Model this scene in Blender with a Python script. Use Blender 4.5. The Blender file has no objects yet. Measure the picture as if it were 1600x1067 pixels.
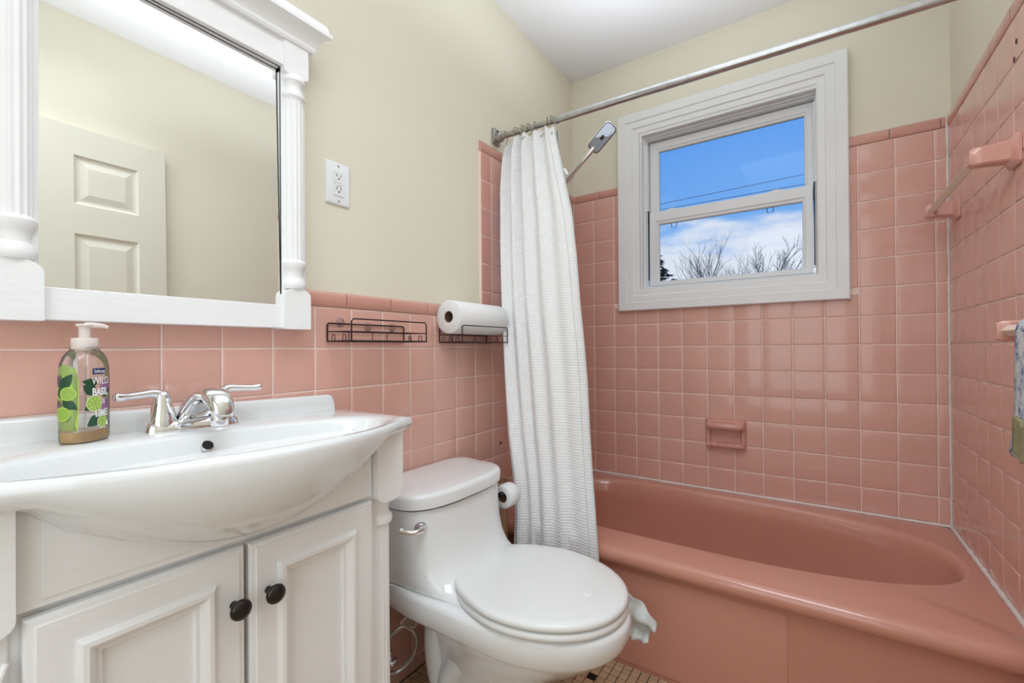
import bpy, bmesh, math, random
from mathutils import Vector, Matrix, Euler
R = math.radians
random.seed(7)
S = bpy.context.scene
COL = S.collection

# ------------------------------------------------------------------ camera, sky, lights, exposure
cd = bpy.data.cameras.new('camera'); cam = bpy.data.objects.new('camera', cd); COL.objects.link(cam)
cam.location = (1.0714, -2.1768, 1.030)
cam.rotation_euler = Euler((R(90.218), R(0.4405), R(34.181)), 'XYZ')
cd.sensor_fit = 'HORIZONTAL'; cd.sensor_width = 36; cd.lens = 36 * 698.946 / 1600
cd.shift_y = 7.92 / 1600
cd.clip_start = 0.02; cd.clip_end = 500
S.camera = cam
S.view_settings.view_transform = 'Standard'; S.view_settings.look = 'None'
S.view_settings.gamma = 1; S.view_settings.use_curve_mapping = False
S.view_settings.exposure = 0.0

W = bpy.data.worlds.new('sky'); S.world = W; W.use_nodes = True
nt = W.node_tree; nt.nodes.clear()
def N(t, **k):
    n = nt.nodes.new(t)
    for a, b in k.items(): setattr(n, a, b)
    return n
def Lk(a, b): nt.links.new(a, b)
out = N('ShaderNodeOutputWorld'); bg = N('ShaderNodeBackground')
tc = N('ShaderNodeTexCoord'); sx = N('ShaderNodeSeparateXYZ'); Lk(tc.outputs['Generated'], sx.inputs[0])
ramp = N('ShaderNodeValToRGB'); Lk(sx.outputs['Z'], ramp.inputs[0])
e = ramp.color_ramp.elements
e[0].position = 0.0; e[0].color = (0.55, 0.75, 1.0, 1)
e[1].position = 0.9; e[1].color = (0.03, 0.14, 0.55, 1)
for p, c in ((0.10, (0.42, 0.66, 0.98, 1)), (0.24, (0.20, 0.46, 0.93, 1)), (0.40, (0.10, 0.34, 0.88, 1))):
    q = e.new(p); q.color = c
mp = N('ShaderNodeMapping'); mp.inputs['Scale'].default_value = (1, 1, 3.0); Lk(tc.outputs['Generated'], mp.inputs[0])
mp.inputs['Location'].default_value = (0.35, 0.1, 0.12)
nz = N('ShaderNodeTexNoise'); nz.inputs['Scale'].default_value = 4.2; nz.inputs['Detail'].default_value = 8; nz.inputs['Roughness'].default_value = 0.55
Lk(mp.outputs[0], nz.inputs['Vector'])
cov = N('ShaderNodeMapRange'); Lk(sx.outputs['Z'], cov.inputs['Value'])
cov.inputs['From Min'].default_value = 0.12; cov.inputs['From Max'].default_value = 0.36
cov.inputs['To Min'].default_value = 0.20; cov.inputs['To Max'].default_value = -0.16
ad = N('ShaderNodeMath', operation='ADD'); Lk(nz.outputs['Fac'], ad.inputs[0]); Lk(cov.outputs[0], ad.inputs[1])
cl = N('ShaderNodeMapRange', interpolation_type='SMOOTHSTEP'); Lk(ad.outputs[0], cl.inputs['Value'])
cl.inputs['From Min'].default_value = 0.47; cl.inputs['From Max'].default_value = 0.66
mx = N('ShaderNodeMix', data_type='RGBA'); Lk(cl.outputs[0], mx.inputs[0]); Lk(ramp.outputs[0], mx.inputs[6])
mx.inputs[7].default_value = (0.80, 0.86, 0.97, 1)
Lk(mx.outputs[2], bg.inputs['Color']); bg.inputs['Strength'].default_value = 1.0
Lk(bg.outputs[0], out.inputs[0])

def area(name, loc, rot, sx_, sy_, power, col=(1, 1, 1), spread=180):
    l = bpy.data.lights.new(name, 'AREA'); l.shape = 'RECTANGLE'; l.size = sx_; l.size_y = sy_
    l.energy = power; l.color = col; l.spread = R(spread)
    o = bpy.data.objects.new(name, l); COL.objects.link(o); o.location = loc; o.rotation_euler = rot
    return o
# unseen fill lights added to brighten the room: upward, downward, from behind the camera
LC = (0.85, 0.93, 1.02)
area('fill_facing_up', (0.74, -1.20, 1.94), (R(180), 0, 0), 1.0, 1.7, 10.5, LC, 130)
area('fill_facing_down', (0.95, -1.75, 2.42), (R(12), 0, R(6)), 0.7, 1.3, 10.5, LC, 125)
area('fill_behind_camera', (0.95, -2.9, 1.35), (R(90), 0, R(10)), 0.9, 1.7, 8.5, LC)

# ------------------------------------------------------------------ helpers
def newobj(name, me, parent=None, mat=None):
    o = bpy.data.objects.new(name, me); COL.objects.link(o)
    if parent: o.parent = parent
    if mat is not None and not me.materials: me.materials.append(mat)
    return o
def mesh(name, V, F, mat=None, parent=None, smooth=False, sharp=None):
    me = bpy.data.meshes.new(name); me.from_pydata([tuple(v) for v in V], [], F); me.update()
    bm = bmesh.new(); bm.from_mesh(me); bmesh.ops.recalc_face_normals(bm, faces=bm.faces); bm.to_mesh(me); bm.free()
    if smooth: shade(me, sharp)
    return newobj(name, me, parent, mat)
def shade(me, ang=None):
    me.polygons.foreach_set('use_smooth', [True] * len(me.polygons))
    if ang: me.set_sharp_from_angle(angle=R(ang))
    me.update()
class MB:
    """collects shapes into one mesh"""
    def __init__(s): s.v = []; s.f = []
    def add(s, V, F):
        b = len(s.v); s.v += [tuple(v) for v in V]; s.f += [tuple(b + i for i in f) for f in F]; return s
    def box(s, x0, x1, y0, y1, z0, z1, bev=0.0, seg=2):
        bm = bmesh.new(); bmesh.ops.create_cube(bm, size=1)
        for v in bm.verts: v.co = Vector(((x0 + x1) / 2 + v.co.x * (x1 - x0), (y0 + y1) / 2 + v.co.y * (y1 - y0), (z0 + z1) / 2 + v.co.z * (z1 - z0)))
        if bev: bmesh.ops.bevel(bm, geom=bm.edges[:], offset=bev, segments=seg, affect='EDGES', profile=0.5)
        bm.verts.index_update(); s.add([v.co.copy() for v in bm.verts], [[v.index for v in f.verts] for f in bm.faces]); bm.free(); return s
    def tube(s, pts, r, n=8, closed=False, cap=True):
        pts = [Vector(p) for p in pts]; m = len(pts); rs = r if isinstance(r, (list, tuple)) else [r] * m
        V = []; up = None
        for i, p in enumerate(pts):
            if closed: d = pts[(i + 1) % m] - pts[i - 1]
            else: d = pts[min(i + 1, m - 1)] - pts[max(i - 1, 0)]
            d.normalize()
            if up is None:
                up = Vector((0, 0, 1)) if abs(d.z) < 0.9 else Vector((1, 0, 0))
            a = up - d * up.dot(d)
            if a.length < 1e-4: a = Vector((0.3, 1, 0.2)); a = a - d * a.dot(d)
            a.normalize(); up = a; b = d.cross(a)
            for k in range(n):
                t = 2 * math.pi * k / n; V.append(p + (a * math.cos(t) + b * math.sin(t)) * rs[i])
        F = []
        for i in range(m if closed else m - 1):
            j = (i + 1) % m
            for k in range(n): F.append((i * n + k, i * n + (k + 1) % n, j * n + (k + 1) % n, j * n + k))
        if cap and not closed: F.append(tuple(range(n - 1, -1, -1))); F.append(tuple((m - 1) * n + k for k in range(n)))
        return s.add(V, F)
    def lathe(s, prof, c=(0, 0, 0), axis='z', n=24, sx=1, sy=1, a0=0.0, a1=2 * math.pi, M=None, flute=None):
        V = []; full = abs(a1 - a0 - 2 * math.pi) < 1e-6; nn = n if full else n + 1
        for r, h in prof:
            for k in range(nn):
                t = a0 + (a1 - a0) * k / n
                rr = r * (flute(t, h) if flute else 1)
                p = (rr * math.cos(t) * sx, rr * math.sin(t) * sy, h)
                if axis == 'x': p = (p[2], p[0], p[1])
                if axis == 'y': p = (p[0], p[2], p[1])
                p = Vector(p)
                if M is not None: p = M @ p
                V.append(p + Vector(c))
        F = []
        for i in range(len(prof) - 1):
            for k in range(n):
                if not full and k == n: continue
                k2 = (k + 1) % nn
                F.append((i * nn + k, i * nn + k2, (i + 1) * nn + k2, (i + 1) * nn + k))
        if prof[0][0] > 1e-6: F.append(tuple(range(nn - 1, -1, -1)))
        if prof[-1][0] > 1e-6: F.append(tuple((len(prof) - 1) * nn + k for k in range(nn)))
        return s.add(V, F)
    def loft(s, loops, cap0=True, cap1=True):
        n = len(loops[0]); V = [p for l in loops for p in l]; F = []
        for i in range(len(loops) - 1):
            for k in range(n): F.append((i * n + k, i * n + (k + 1) % n, (i + 1) * n + (k + 1) % n, (i + 1) * n + k))
        if cap0: F.append(tuple(range(n - 1, -1, -1)))
        if cap1: F.append(tuple((len(loops) - 1) * n + k for k in range(n)))
        return s.add(V, F)
    def prism(s, poly, h0, h1, axis='x'):
        def P(a, b, h): return {'x': (h, a, b), 'y': (a, h, b), 'z': (a, b, h)}[axis]
        n = len(poly)
        return s.loft([[P(a, b, h0) for a, b in poly], [P(a, b, h1) for a, b in poly]])
    def build(s, name, mat, parent=None, smooth=False, sharp=35, dz=None):
        me = bpy.data.meshes.new(name); me.from_pydata(s.v, [], s.f); me.update()
        bm = bmesh.new(); bm.from_mesh(me); bmesh.ops.remove_doubles(bm, verts=bm.verts, dist=1e-6)
        bmesh.ops.recalc_face_normals(bm, faces=bm.faces); bm.to_mesh(me); bm.free()
        if smooth: shade(me, sharp)
        return newobj(name, me, parent, mat)
def empty(name, loc=(0, 0, 0), rz=0):
    o = bpy.data.objects.new(name, None); COL.objects.link(o); o.location = loc; o.rotation_euler = (0, 0, rz); o.empty_display_size = 0.05; return o
def tag(o, label, cat, group=None, kind=None):
    o['label'] = label; o['category'] = cat
    if group: o['group'] = group
    if kind: o['kind'] = kind
    return o
def struct(o, label=None, cat=None):
    o['kind'] = 'structure'
    if label: o['label'] = label
    if cat: o['category'] = cat
    return o
def local(o, loc):
    """shift the mesh of a root-less thing so that its origin sits at loc"""
    o.data.transform(Matrix.Translation(-Vector(loc))); o.location = loc; return o
def spl(pts, n=8):
    """Catmull-Rom through points"""
    pts = [Vector(p) for p in pts]; P = [pts[0] * 2 - pts[1]] + pts + [pts[-1] * 2 - pts[-2]]; o = []
    for i in range(1, len(P) - 2):
        for k in range(n):
            t = k / n
            o.append(0.5 * ((2 * P[i]) + (P[i + 1] - P[i - 1]) * t + (2 * P[i - 1] - 5 * P[i] + 4 * P[i + 1] - P[i + 2]) * t * t + (-P[i - 1] + 3 * P[i] - 3 * P[i + 1] + P[i + 2]) * t ** 3))
    o.append(pts[-1]); return o

# ------------------------------------------------------------------ materials
def  srgb(r, g, b):
    f = lambda c: (c / 255 / 12.92) if c <= 10 else ((c / 255 + 0.055) / 1.055) ** 2.4
    return (f(r), f(g), f(b), 1)
def mat(name, col, rough=0.5, metal=0.0, var=0.0, nscale=8.0, bump=0.0, bscale=60.0, coat=0.0, rand=0.0, spec=0.5, trans=0.0, ior=1.45, sheen=0.0, stretch=None, emit=None, sss=0.0):
    m = bpy.data.materials.new(name); m.use_nodes = True; t = m.node_tree; b = t.nodes['Principled BSDF']
    b.inputs['Base Color'].default_value = col; b.inputs['Roughness'].default_value = rough; b.inputs['Metallic'].default_value = metal
    b.inputs['Coat Weight'].default_value = coat; b.inputs['Coat Roughness'].default_value = 0.05
    b.inputs['Specular IOR Level'].default_value = spec; b.inputs['Transmission Weight'].default_value = trans; b.inputs['IOR'].default_value = ior
    b.inputs['Sheen Weight'].default_value = sheen
    if sss: b.inputs['Subsurface Weight'].default_value = sss; b.inputs['Subsurface Scale'].default_value = 0.01
    co = t.nodes.new('ShaderNodeTexCoord'); mpn = t.nodes.new('ShaderNodeMapping'); t.links.new(co.outputs['Object'], mpn.inputs[0])
    if stretch: mpn.inputs['Scale'].default_value = stretch
    if var or rand:
        nz = t.nodes.new('ShaderNodeTexNoise'); nz.inputs['Scale'].default_value = nscale; nz.inputs['Detail'].default_value = 4
        t.links.new(mpn.outputs[0], nz.inputs['Vector'])
        mr = t.nodes.new('ShaderNodeMapRange'); t.links.new(nz.outputs['Fac'], mr.inputs['Value'])
        mr.inputs['From Min'].default_value = 0.3; mr.inputs['From Max'].default_value = 0.7
        mr.inputs['To Min'].default_value = 1 - var; mr.inputs['To Max'].default_value = 1 + var
        val = mr.outputs[0]
        if rand:
            oi = t.nodes.new('ShaderNodeObjectInfo'); m2 = t.nodes.new('ShaderNodeMapRange'); t.links.new(oi.outputs['Random'], m2.inputs['Value'])
            m2.inputs['To Min'].default_value = 1 - rand; m2.inputs['To Max'].default_value = 1 + rand
            mu = t.nodes.new('ShaderNodeMath'); mu.operation = 'MULTIPLY'; t.links.new(val, mu.inputs[0]); t.links.new(m2.outputs[0], mu.inputs[1]); val = mu.outputs[0]
        hs = t.nodes.new('ShaderNodeHueSaturation'); hs.inputs['Color'].default_value = col; t.links.new(val, hs.inputs['Value'])
        t.links.new(hs.outputs[0], b.inputs['Base Color'])
    if bump:
        n2 = t.nodes.new('ShaderNodeTexNoise'); n2.inputs['Scale'].default_value = bscale; n2.inputs['Detail'].default_value = 3
        t.links.new(mpn.outputs[0], n2.inputs['Vector'])
        bp = t.nodes.new('ShaderNodeBump'); bp.inputs['Strength'].default_value = bump; bp.inputs['Distance'].default_value = 0.002
        t.links.new(n2.outputs['Fac'], bp.inputs['Height']); t.links.new(bp.outputs[0], b.inputs['Normal'])
    if emit: b.inputs['Emission Color'].default_value = emit; b.inputs['Emission Strength'].default_value = 1
    return m
M = {}
M['wall'] = mat('cream_paint',  srgb(234, 228, 209), 0.65, var=0.012, nscale=3, bump=0.12, bscale=90)
M['doorp'] = mat('cream_door_paint', srgb(226, 222, 206), 0.35, var=0.01)
M['ceil'] = mat('ceiling_paint',  srgb(236, 236, 237), 0.7, var=0.01, nscale=3)
M['tile'] = mat('pink_tile',  srgb(224, 174, 159), 0.18, var=0.02, nscale=6, coat=0.35, rand=0.022, bump=0.10, bscale=22)
M['cap'] = mat('pink_cap_tile',  srgb(214, 158, 144), 0.18, var=0.03, nscale=6, coat=0.35, rand=0.03, bump=0.08, bscale=25)
M['grout'] = mat('grout',  srgb(246, 224, 214), 0.8, var=0.05, nscale=25)
M['caulk'] = mat('caulk',  srgb(232, 222, 216), 0.5, var=0.06, nscale=30, bump=0.4, bscale=60)
M['tub'] = mat('pink_enamel',  srgb(206, 145, 126), 0.16, var=0.015, nscale=4, coat=0.4)
M['trimw'] = mat('white_trim_paint',  srgb(240, 241, 241), 0.32, var=0.01, nscale=5, bump=0.10, bscale=70)
M['vinyl'] = mat('white_vinyl',  srgb(236, 238, 240), 0.3, var=0.008)
M['cab'] = mat('brushed_white_paint',  srgb(250, 250, 250), 0.34, var=0.02, nscale=10, bump=0.3, bscale=120, stretch=(1, 0.15, 1))
M['porc'] = mat('porcelain',  srgb(238, 240, 240), 0.08, var=0.006, nscale=3, coat=0.5)
M['lid'] = mat('seat_plastic',  srgb(236, 237, 235), 0.22, var=0.006)
M['chrome'] = mat('chrome', (0.82, 0.83, 0.85, 1), 0.08, metal=1.0)
M['rod'] = mat('worn_steel', (0.52, 0.53, 0.54, 1), 0.24, metal=1.0, var=0.12, nscale=40)
M['rod2'] = mat('dull_steel', (0.42, 0.42, 0.40, 1), 0.4, metal=1.0, var=0.2, nscale=60)
M['brass'] = mat('aged_nickel', (0.45, 0.41, 0.31, 1), 0.3, metal=1.0, var=0.2, nscale=80)
M['wire'] = mat('bronze_wire',  srgb(52, 32, 34), 0.4, metal=0.3)
M['bronze'] = mat('dark_bronze',  srgb(62, 58, 56), 0.3, metal=0.8, var=0.1, nscale=30)
M['dark'] = mat('dark_recess',  srgb(30, 28, 27), 0.7)
M['black'] = mat('black_plastic',  srgb(18, 18, 20), 0.4)
M['paper'] = mat('paper',  srgb(240, 240, 240), 0.9, var=0.02, nscale=80, bump=0.5, bscale=150)
M['card'] = mat('cardboard',  srgb(120, 92, 66), 0.9, var=0.1)
M['tan'] = mat('tan_plastic',  srgb(176, 134, 100), 0.45, var=0.04)
M['fl_tile'] = mat('beige_mosaic',  srgb(206, 172, 138), 0.35, var=0.08, nscale=20, rand=0.10)
M['fl_black'] = mat('black_mosaic',  srgb(32, 30, 30), 0.3, rand=0.1)
M['fl_grout'] = mat('floor_grout',  srgb(70, 50, 38), 0.9, var=0.2, nscale=30)
M['bark'] = mat('grey_bark',  srgb(150, 140, 134), 0.9, var=0.15)
M['needles'] = mat('dark_needles',  srgb(62, 74, 66), 0.9, var=0.3, nscale=3)
M['grass'] = mat('lawn',  srgb(120, 124, 92), 1.0, var=0.2, nscale=0.4)
M['cable'] = mat('cable',  srgb(50, 60, 80), 0.6)
M['bar'] = mat('cream_plastic',  srgb(236, 222, 204), 0.25, var=0.02)
M['hose'] = mat('braided_steel', (0.45, 0.45, 0.46, 1), 0.35, metal=0.9, var=0.3, nscale=300)
M['silver'] = mat('mirror_silver', (0.93, 0.935, 0.93, 1), 0.0, metal=1.0)
M['cloth'] = mat('white_cloth',  srgb(214, 218, 216), 0.8, var=0.02, bump=0.3, bscale=90)
M['pump'] = mat('clear_white_plastic',  srgb(235, 222, 216), 0.25, var=0.01)
M['tag'] = mat('paper_tag',  srgb(220, 196, 178), 0.8)
M['red'] = mat('dark_red_print',  srgb(96, 40, 34), 0.8)

def glass_mat(name, tint, gl=1.0, rough=0.0, ior=1.45, dif=None, dfac=0.0):
    """clear plastic / pane: straight-through with Fresnel gloss, so that daylight passes"""
    m = bpy.data.materials.new(name); m.use_nodes = True; t = m.node_tree; t.nodes.clear()
    o = t.nodes.new('ShaderNodeOutputMaterial'); tr = t.nodes.new('ShaderNodeBsdfTransparent'); g = t.nodes.new('ShaderNodeBsdfGlossy')
    fr = t.nodes.new('ShaderNodeFresnel'); fr.inputs[0].default_value = ior; mi = t.nodes.new('ShaderNodeMixShader')
    tr.inputs[0].default_value = tint; g.inputs['Roughness'].default_value = rough; g.inputs[0].default_value = (gl, gl, gl, 1)
    t.links.new(fr.outputs[0], mi.inputs[0]); t.links.new(g.outputs[0], mi.inputs[2])
    if dif:
        d = t.nodes.new('ShaderNodeBsdfDiffuse'); d.inputs[0].default_value = dif; m2 = t.nodes.new('ShaderNodeMixShader'); m2.inputs[0].default_value = dfac
        t.links.new(tr.outputs[0], m2.inputs[1]); t.links.new(d.outputs[0], m2.inputs[2]); t.links.new(m2.outputs[0], mi.inputs[1])
    else: t.links.new(tr.outputs[0], mi.inputs[1])
    t.links.new(mi.outputs[0], o.inputs[0]); return m
M['glass'] = glass_mat('window_glass', (0.97, 0.98, 0.99, 1), gl=0.4)
M['bottle'] = glass_mat('clear_bottle', (0.985, 0.98, 0.97, 1), rough=0.03, dif=(0.92, 0.88, 0.85, 1), dfac=0.10)
M['soap'] = glass_mat('amber_soap', (0.93, 0.76, 0.38, 1), rough=0.03, dif= srgb(240, 190, 84), dfac=0.82)
M['cup'] = glass_mat('clear_suction_cup', (0.97, 0.96, 0.96, 1), rough=0.1, dif=(0.8, 0.75, 0.75, 1), dfac=0.06)

def waffle():
    m = bpy.data.materials.new('white_waffle_fabric'); m.use_nodes = True; t = m.node_tree; b = t.nodes['Principled BSDF']
    b.inputs['Base Color'].default_value =  srgb(238, 239, 240); b.inputs['Roughness'].default_value = 0.85; b.inputs['Sheen Weight'].default_value = 0.15
    uv = t.nodes.new('ShaderNodeUVMap'); uv.uv_map = 'UVMap'
    s = t.nodes.new('ShaderNodeSeparateXYZ'); t.links.new(uv.outputs[0], s.inputs[0])
    def sn(o, k):
        a = t.nodes.new('ShaderNodeMath'); a.operation = 'MULTIPLY'; a.inputs[1].default_value = k; t.links.new(o, a.inputs[0])
        c = t.nodes.new('ShaderNodeMath'); c.operation = 'SINE'; t.links.new(a.outputs[0], c.inputs[0]); return c.outputs[0]
    k = 2 * math.pi / 0.0095
    mu = t.nodes.new('ShaderNodeMath'); mu.operation = 'MAXIMUM'; t.links.new(sn(s.outputs[0], k), mu.inputs[0]); t.links.new(sn(s.outputs[1], k), mu.inputs[1])
    bp = t.nodes.new('ShaderNodeBump'); bp.inputs['Strength'].default_value = 0.6; bp.inputs['Distance'].default_value = 0.0014
    t.links.new(mu.outputs[0], bp.inputs['Height']); t.links.new(bp.outputs[0], b.inputs['Normal'])
    mr = t.nodes.new('ShaderNodeMapRange'); t.links.new(mu.outputs[0], mr.inputs['Value']); mr.inputs['From Min'].default_value = -1
    mr.inputs['To Min'].default_value = 0.93; mr.inputs['To Max'].default_value = 1.0
    hs = t.nodes.new('ShaderNodeHueSaturation'); hs.inputs['Color'].default_value =  srgb(252, 252, 252); t.links.new(mr.outputs[0], hs.inputs['Value']); t.links.new(hs.outputs[0], b.inputs['Base Color'])
    return m
M['waffle'] = waffle()
def towel_mat():
    m = bpy.data.materials.new('patterned_terry'); m.use_nodes = True; t = m.node_tree; b = t.nodes['Principled BSDF']; b.inputs['Roughness'].default_value = 1
    co = t.nodes.new('ShaderNodeTexCoord'); n = t.nodes.new('ShaderNodeTexNoise'); n.inputs['Scale'].default_value = 42; n.inputs['Detail'].default_value = 5; n.inputs['Roughness'].default_value = 0.7
    t.links.new(co.outputs['Object'], n.inputs['Vector']); r = t.nodes.new('ShaderNodeValToRGB'); t.links.new(n.outputs['Fac'], r.inputs[0])
    r.color_ramp.elements[0].position = 0.38; r.color_ramp.elements[0].color =  srgb(92, 112, 168)
    r.color_ramp.elements[1].position = 0.56; r.color_ramp.elements[1].color =  srgb(226, 228, 226)
    q = r.color_ramp.elements.new(0.46); q.color =  srgb(178, 190, 206)
    t.links.new(r.outputs[0], b.inputs['Base Color'])
    n2 = t.nodes.new('ShaderNodeTexNoise'); n2.inputs['Scale'].default_value = 400; t.links.new(co.outputs['Object'], n2.inputs['Vector'])
    bp = t.nodes.new('ShaderNodeBump'); bp.inputs['Strength'].default_value = 1; bp.inputs['Distance'].default_value = 0.004; t.links.new(n2.outputs['Fac'], bp.inputs['Height']); t.links.new(bp.outputs[0], b.inputs['Normal'])
    return m
M['terry'] = towel_mat()
M['terry2'] = mat('olive_terry',  srgb(150, 142, 108), 1.0, var=0.2, nscale=60, bump=1.0, bscale=300)

# ------------------------------------------------------------------ room shell
XR = 1.464; ZC = 2.46; YF = -3.0; P = 0.1095
wl = MB().box(-0.12, -0.010, YF, 0.16, -0.05, ZC).build('wall_left', M['wall']); struct(wl)
wr = MB().box(XR + 0.010, XR + 0.12, YF, 0.16, -0.05, ZC).build('wall_right', M['wall']); struct(wr)
WX0, WX1, WZ0, WZ1 = 0.362, 1.100, 1.305, 2.075
wb = MB()
wb.box(-0.010, WX0, 0.010, 0.16, -0.05, ZC).box(WX1, XR + 0.010, 0.010, 0.16, -0.05, ZC).box(WX0, WX1, 0.010, 0.16, -0.05, WZ0).box(WX0, WX1, 0.010, 0.16, WZ1, ZC)
wb = wb.build('wall_back', M['wall']); struct(wb)
wf = MB().box(-0.12, XR + 0.12, YF - 0.1, YF, -0.05, ZC).build('wall_front', M['wall']); struct(wf)
fl = MB().box(-0.12, XR + 0.12, YF - 0.1, 0.16, -0.08, -0.003).build('floor', M['fl_grout']); struct(fl)
ce = MB().box(-0.12, XR + 0.12, YF - 0.1, 0.16, ZC, ZC + 0.1).build('ceiling', M['ceil']); struct(ce)

# tiles: shared meshes cached by size; local frame: width along X, height along Z, face towards -Y
_tc = {}
def tile_mesh(w, h, m, key='', bull=0):
    k = (round(w, 4), round(h, 4), key)
    if k in _tc: return _tc[k]
    g = 0.0014; a, b = w / 2 - g, h / 2 - g; V = []
    for i, (s_, d) in enumerate(((0.0, 0.009), (0.0, 0.0022), (0.0016, 0.0004), (0.0045, 0.0))):
        for sx_, sz in ((-1, -1), (1, -1), (1, 1), (-1, 1)): V.append((sx_ * (a - s_), d, sz * (b - s_)))
    F = []
    for i in range(3):
        for q in range(4): F.append((i * 4 + q, i * 4 + (q + 1) % 4, (i + 1) * 4 + (q + 1) % 4, (i + 1) * 4 + q))
    F.append((12, 13, 14, 15))
    me = bpy.data.meshes.new('tile'); me.from_pydata(V, [], F); me.update(); me.materials.append(m)
    shade(me, 60); _tc[k] = me; return me
def cap_mesh(w, h, key='cap'):
    """cap tile with a rounded, slightly overhanging upper edge"""
    k = (round(w, 4), round(h, 4), key)
    if k in _tc: return _tc[k]
    g = 0.0012; a = w / 2 - g; prof = [(0.009, -h / 2 + g), (0.0015, -h / 2 + g), (-0.0015, -h / 2 + 0.004), (-0.003, 0), (-0.003, h / 2 - 0.010), (-0.001, h / 2 - 0.004), (0.003, h / 2 - 0.001), (0.009, h / 2)]
    V = [(sx_ * a, d, z) for sx_ in (-1, 1) for d, z in prof]; n = len(prof)
    F = [(i, i + 1, n + i + 1, n + i) for i in range(n - 1)] + [tuple(range(n)), tuple(range(2 * n - 1, n - 1, -1))]
    me = bpy.data.meshes.new('cap_tile'); me.from_pydata(V, [], F); me.update(); me.materials.append(M['cap'])
    bm = bmesh.new(); bm.from_mesh(me); bmesh.ops.recalc_face_normals(bm, faces=bm.faces); bm.to_mesh(me); bm.free()
    shade(me, 50); _tc[k] = me; return me
ROT = {'B': 0.0, 'L': R(90), 'R': R(-90)}
def put(wall, side, u0, u1, z0, z1, me=None, name='tile', m=None, jit=0.22):
    """u = x on the back wall, y on the side walls"""
    w, h = u1 - u0, z1 - z0
    if w < 0.008 or h < 0.008: return
    if me is None: me = tile_mesh(w, h, m or M['tile'])
    o = bpy.data.objects.new(name, me); COL.objects.link(o); o.parent = wall
    c = (u0 + u1) / 2; z = (z0 + z1) / 2
    o.location = {'B': (c, 0, z), 'L': (0, c, z), 'R': (XR, c, z)}[side]
    o.rotation_euler = (R(random.uniform(-jit, jit)), 0, ROT[side] + R(random.uniform(-jit, jit)))
    return o
def caps(wall, side, edges, z0, z1):
    for a, b in zip(edges[:-1], edges[1:]):
        put(wall, side, a, b, z0, z1, cap_mesh(b - a, z1 - z0), 'cap_tile', jit=0.2)
ZK = [1.8 - k * P for k in range(17)]           # ZK[0] = top of full tiles ... ZK[12] = 0.486
RIM = 0.385
# back wall
colsB = [0.0066] + [0.1161 + j * P for j in range(13)] + [XR - 0.002]
CX0, CX1, CZ0, CZ1 = 0.255, 1.184, 1.21, 2.18  # casing outline
for i in range(len(colsB) - 1):
    a, b = colsB[i], colsB[i + 1]
    if i == 0: a = 0.002
    for k in range(13):
        z1 = ZK[k]; z0 = ZK[k + 1] if k < 12 else RIM + 0.006
        if z1 < CZ0 + 0.02 or a > CX1 - 0.02 or b < CX0 + 0.02: put(wb, 'B', a, b, z0, z1); continue
        # cut by the casing
        aa, bb, zz0, zz1 = a, b, z0, z1
        if z0 < CZ0 + 0.02: zz1 = CZ0 + 0.02; put(wb, 'B', a, b, z0, zz1)
        elif a < CX0 + 0.02: put(wb, 'B', a, CX0 + 0.02, z0, z1)
        elif b > CX1 - 0.02: put(wb, 'B', CX1 - 0.02, b, z0, z1)
caps(wb, 'B', [0.002, 0.147, CX0 + 0.02], 1.8, 1.842); caps(wb, 'B', [CX1 - 0.02, 1.305, XR - 0.018], 1.8, 1.842); caps(wb, 'B', [XR - 0.018, XR - 0.002], 1.8, 1.842)
# right wall
colsR = [-0.0025, -0.0843] + [-0.0843 - P * j for j in range(1, 7)] + [-0.785]
for i in range(len(colsR) - 1):
    for k in range(13): put(wr, 'R', colsR[i + 1], colsR[i], ZK[k + 1] if k < 12 else RIM + 0.006, ZK[k])
colsR2 = [-0.785 - P * j for j in range(0, 5)] + [-1.300]
for i in range(len(colsR2) - 1):
    for k in range(6, 17): put(wr, 'R', colsR2[i + 1], colsR2[i], ZK[k + 1] if k < 16 else 0.0, ZK[k])
caps(wr, 'R', [-1.300, -1.2425, -1.09, -0.9375, -0.785], ZK[6], ZK[6] + 0.042)
capR = [-0.785, -0.624, -0.4715, -0.319, -0.1665, -0.002]
caps(wr, 'R', capR, 1.8, 1.842)
# left wall: alcove and wainscot
YT = -0.805
colsA = [-0.0025, -0.0812] + [-0.0812 - P * j for j in range(1, 7)] + [YT]
for i in range(len(colsA) - 1):
    for k in range(13):
        if k >= 6 and i == len(colsA) - 2: continue
        if i < len(colsA) - 2: put(wl, 'L', colsA[i + 1], colsA[i], ZK[k + 1] if k < 12 else RIM + 0.006, ZK[k])
        else: put(wl, 'L', colsA[i + 1], colsA[i], ZK[k + 1], ZK[k], m=M['cap'])
caps(wl, 'L', [YT, -0.66, -0.508, -0.355, -0.203, -0.05, -0.002], 1.8, 1.842)
colsW = [YT] + [-0.8477 - P * j for j in range(0, 13)]
for i in range(len(colsW) - 1):
    for k in range(6, 17):
        a, b = colsW[i + 1], colsW[i]
        if i == 0: b = colsA[-2]
        z1 = ZK[k]; z0 = ZK[k + 1] if k < 16 else 0.0
        if b < -1.52 and z1 < 0.82: continue            # wholly behind the vanity
        put(wl, 'L', a, b, z0, z1)
caps(wl, 'L', [-2.18, -2.028, -1.875, -1.722, -1.567, -1.412, -1.257, -1.102, -0.949, YT], ZK[6], ZK[6] + 0.042)
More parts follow.
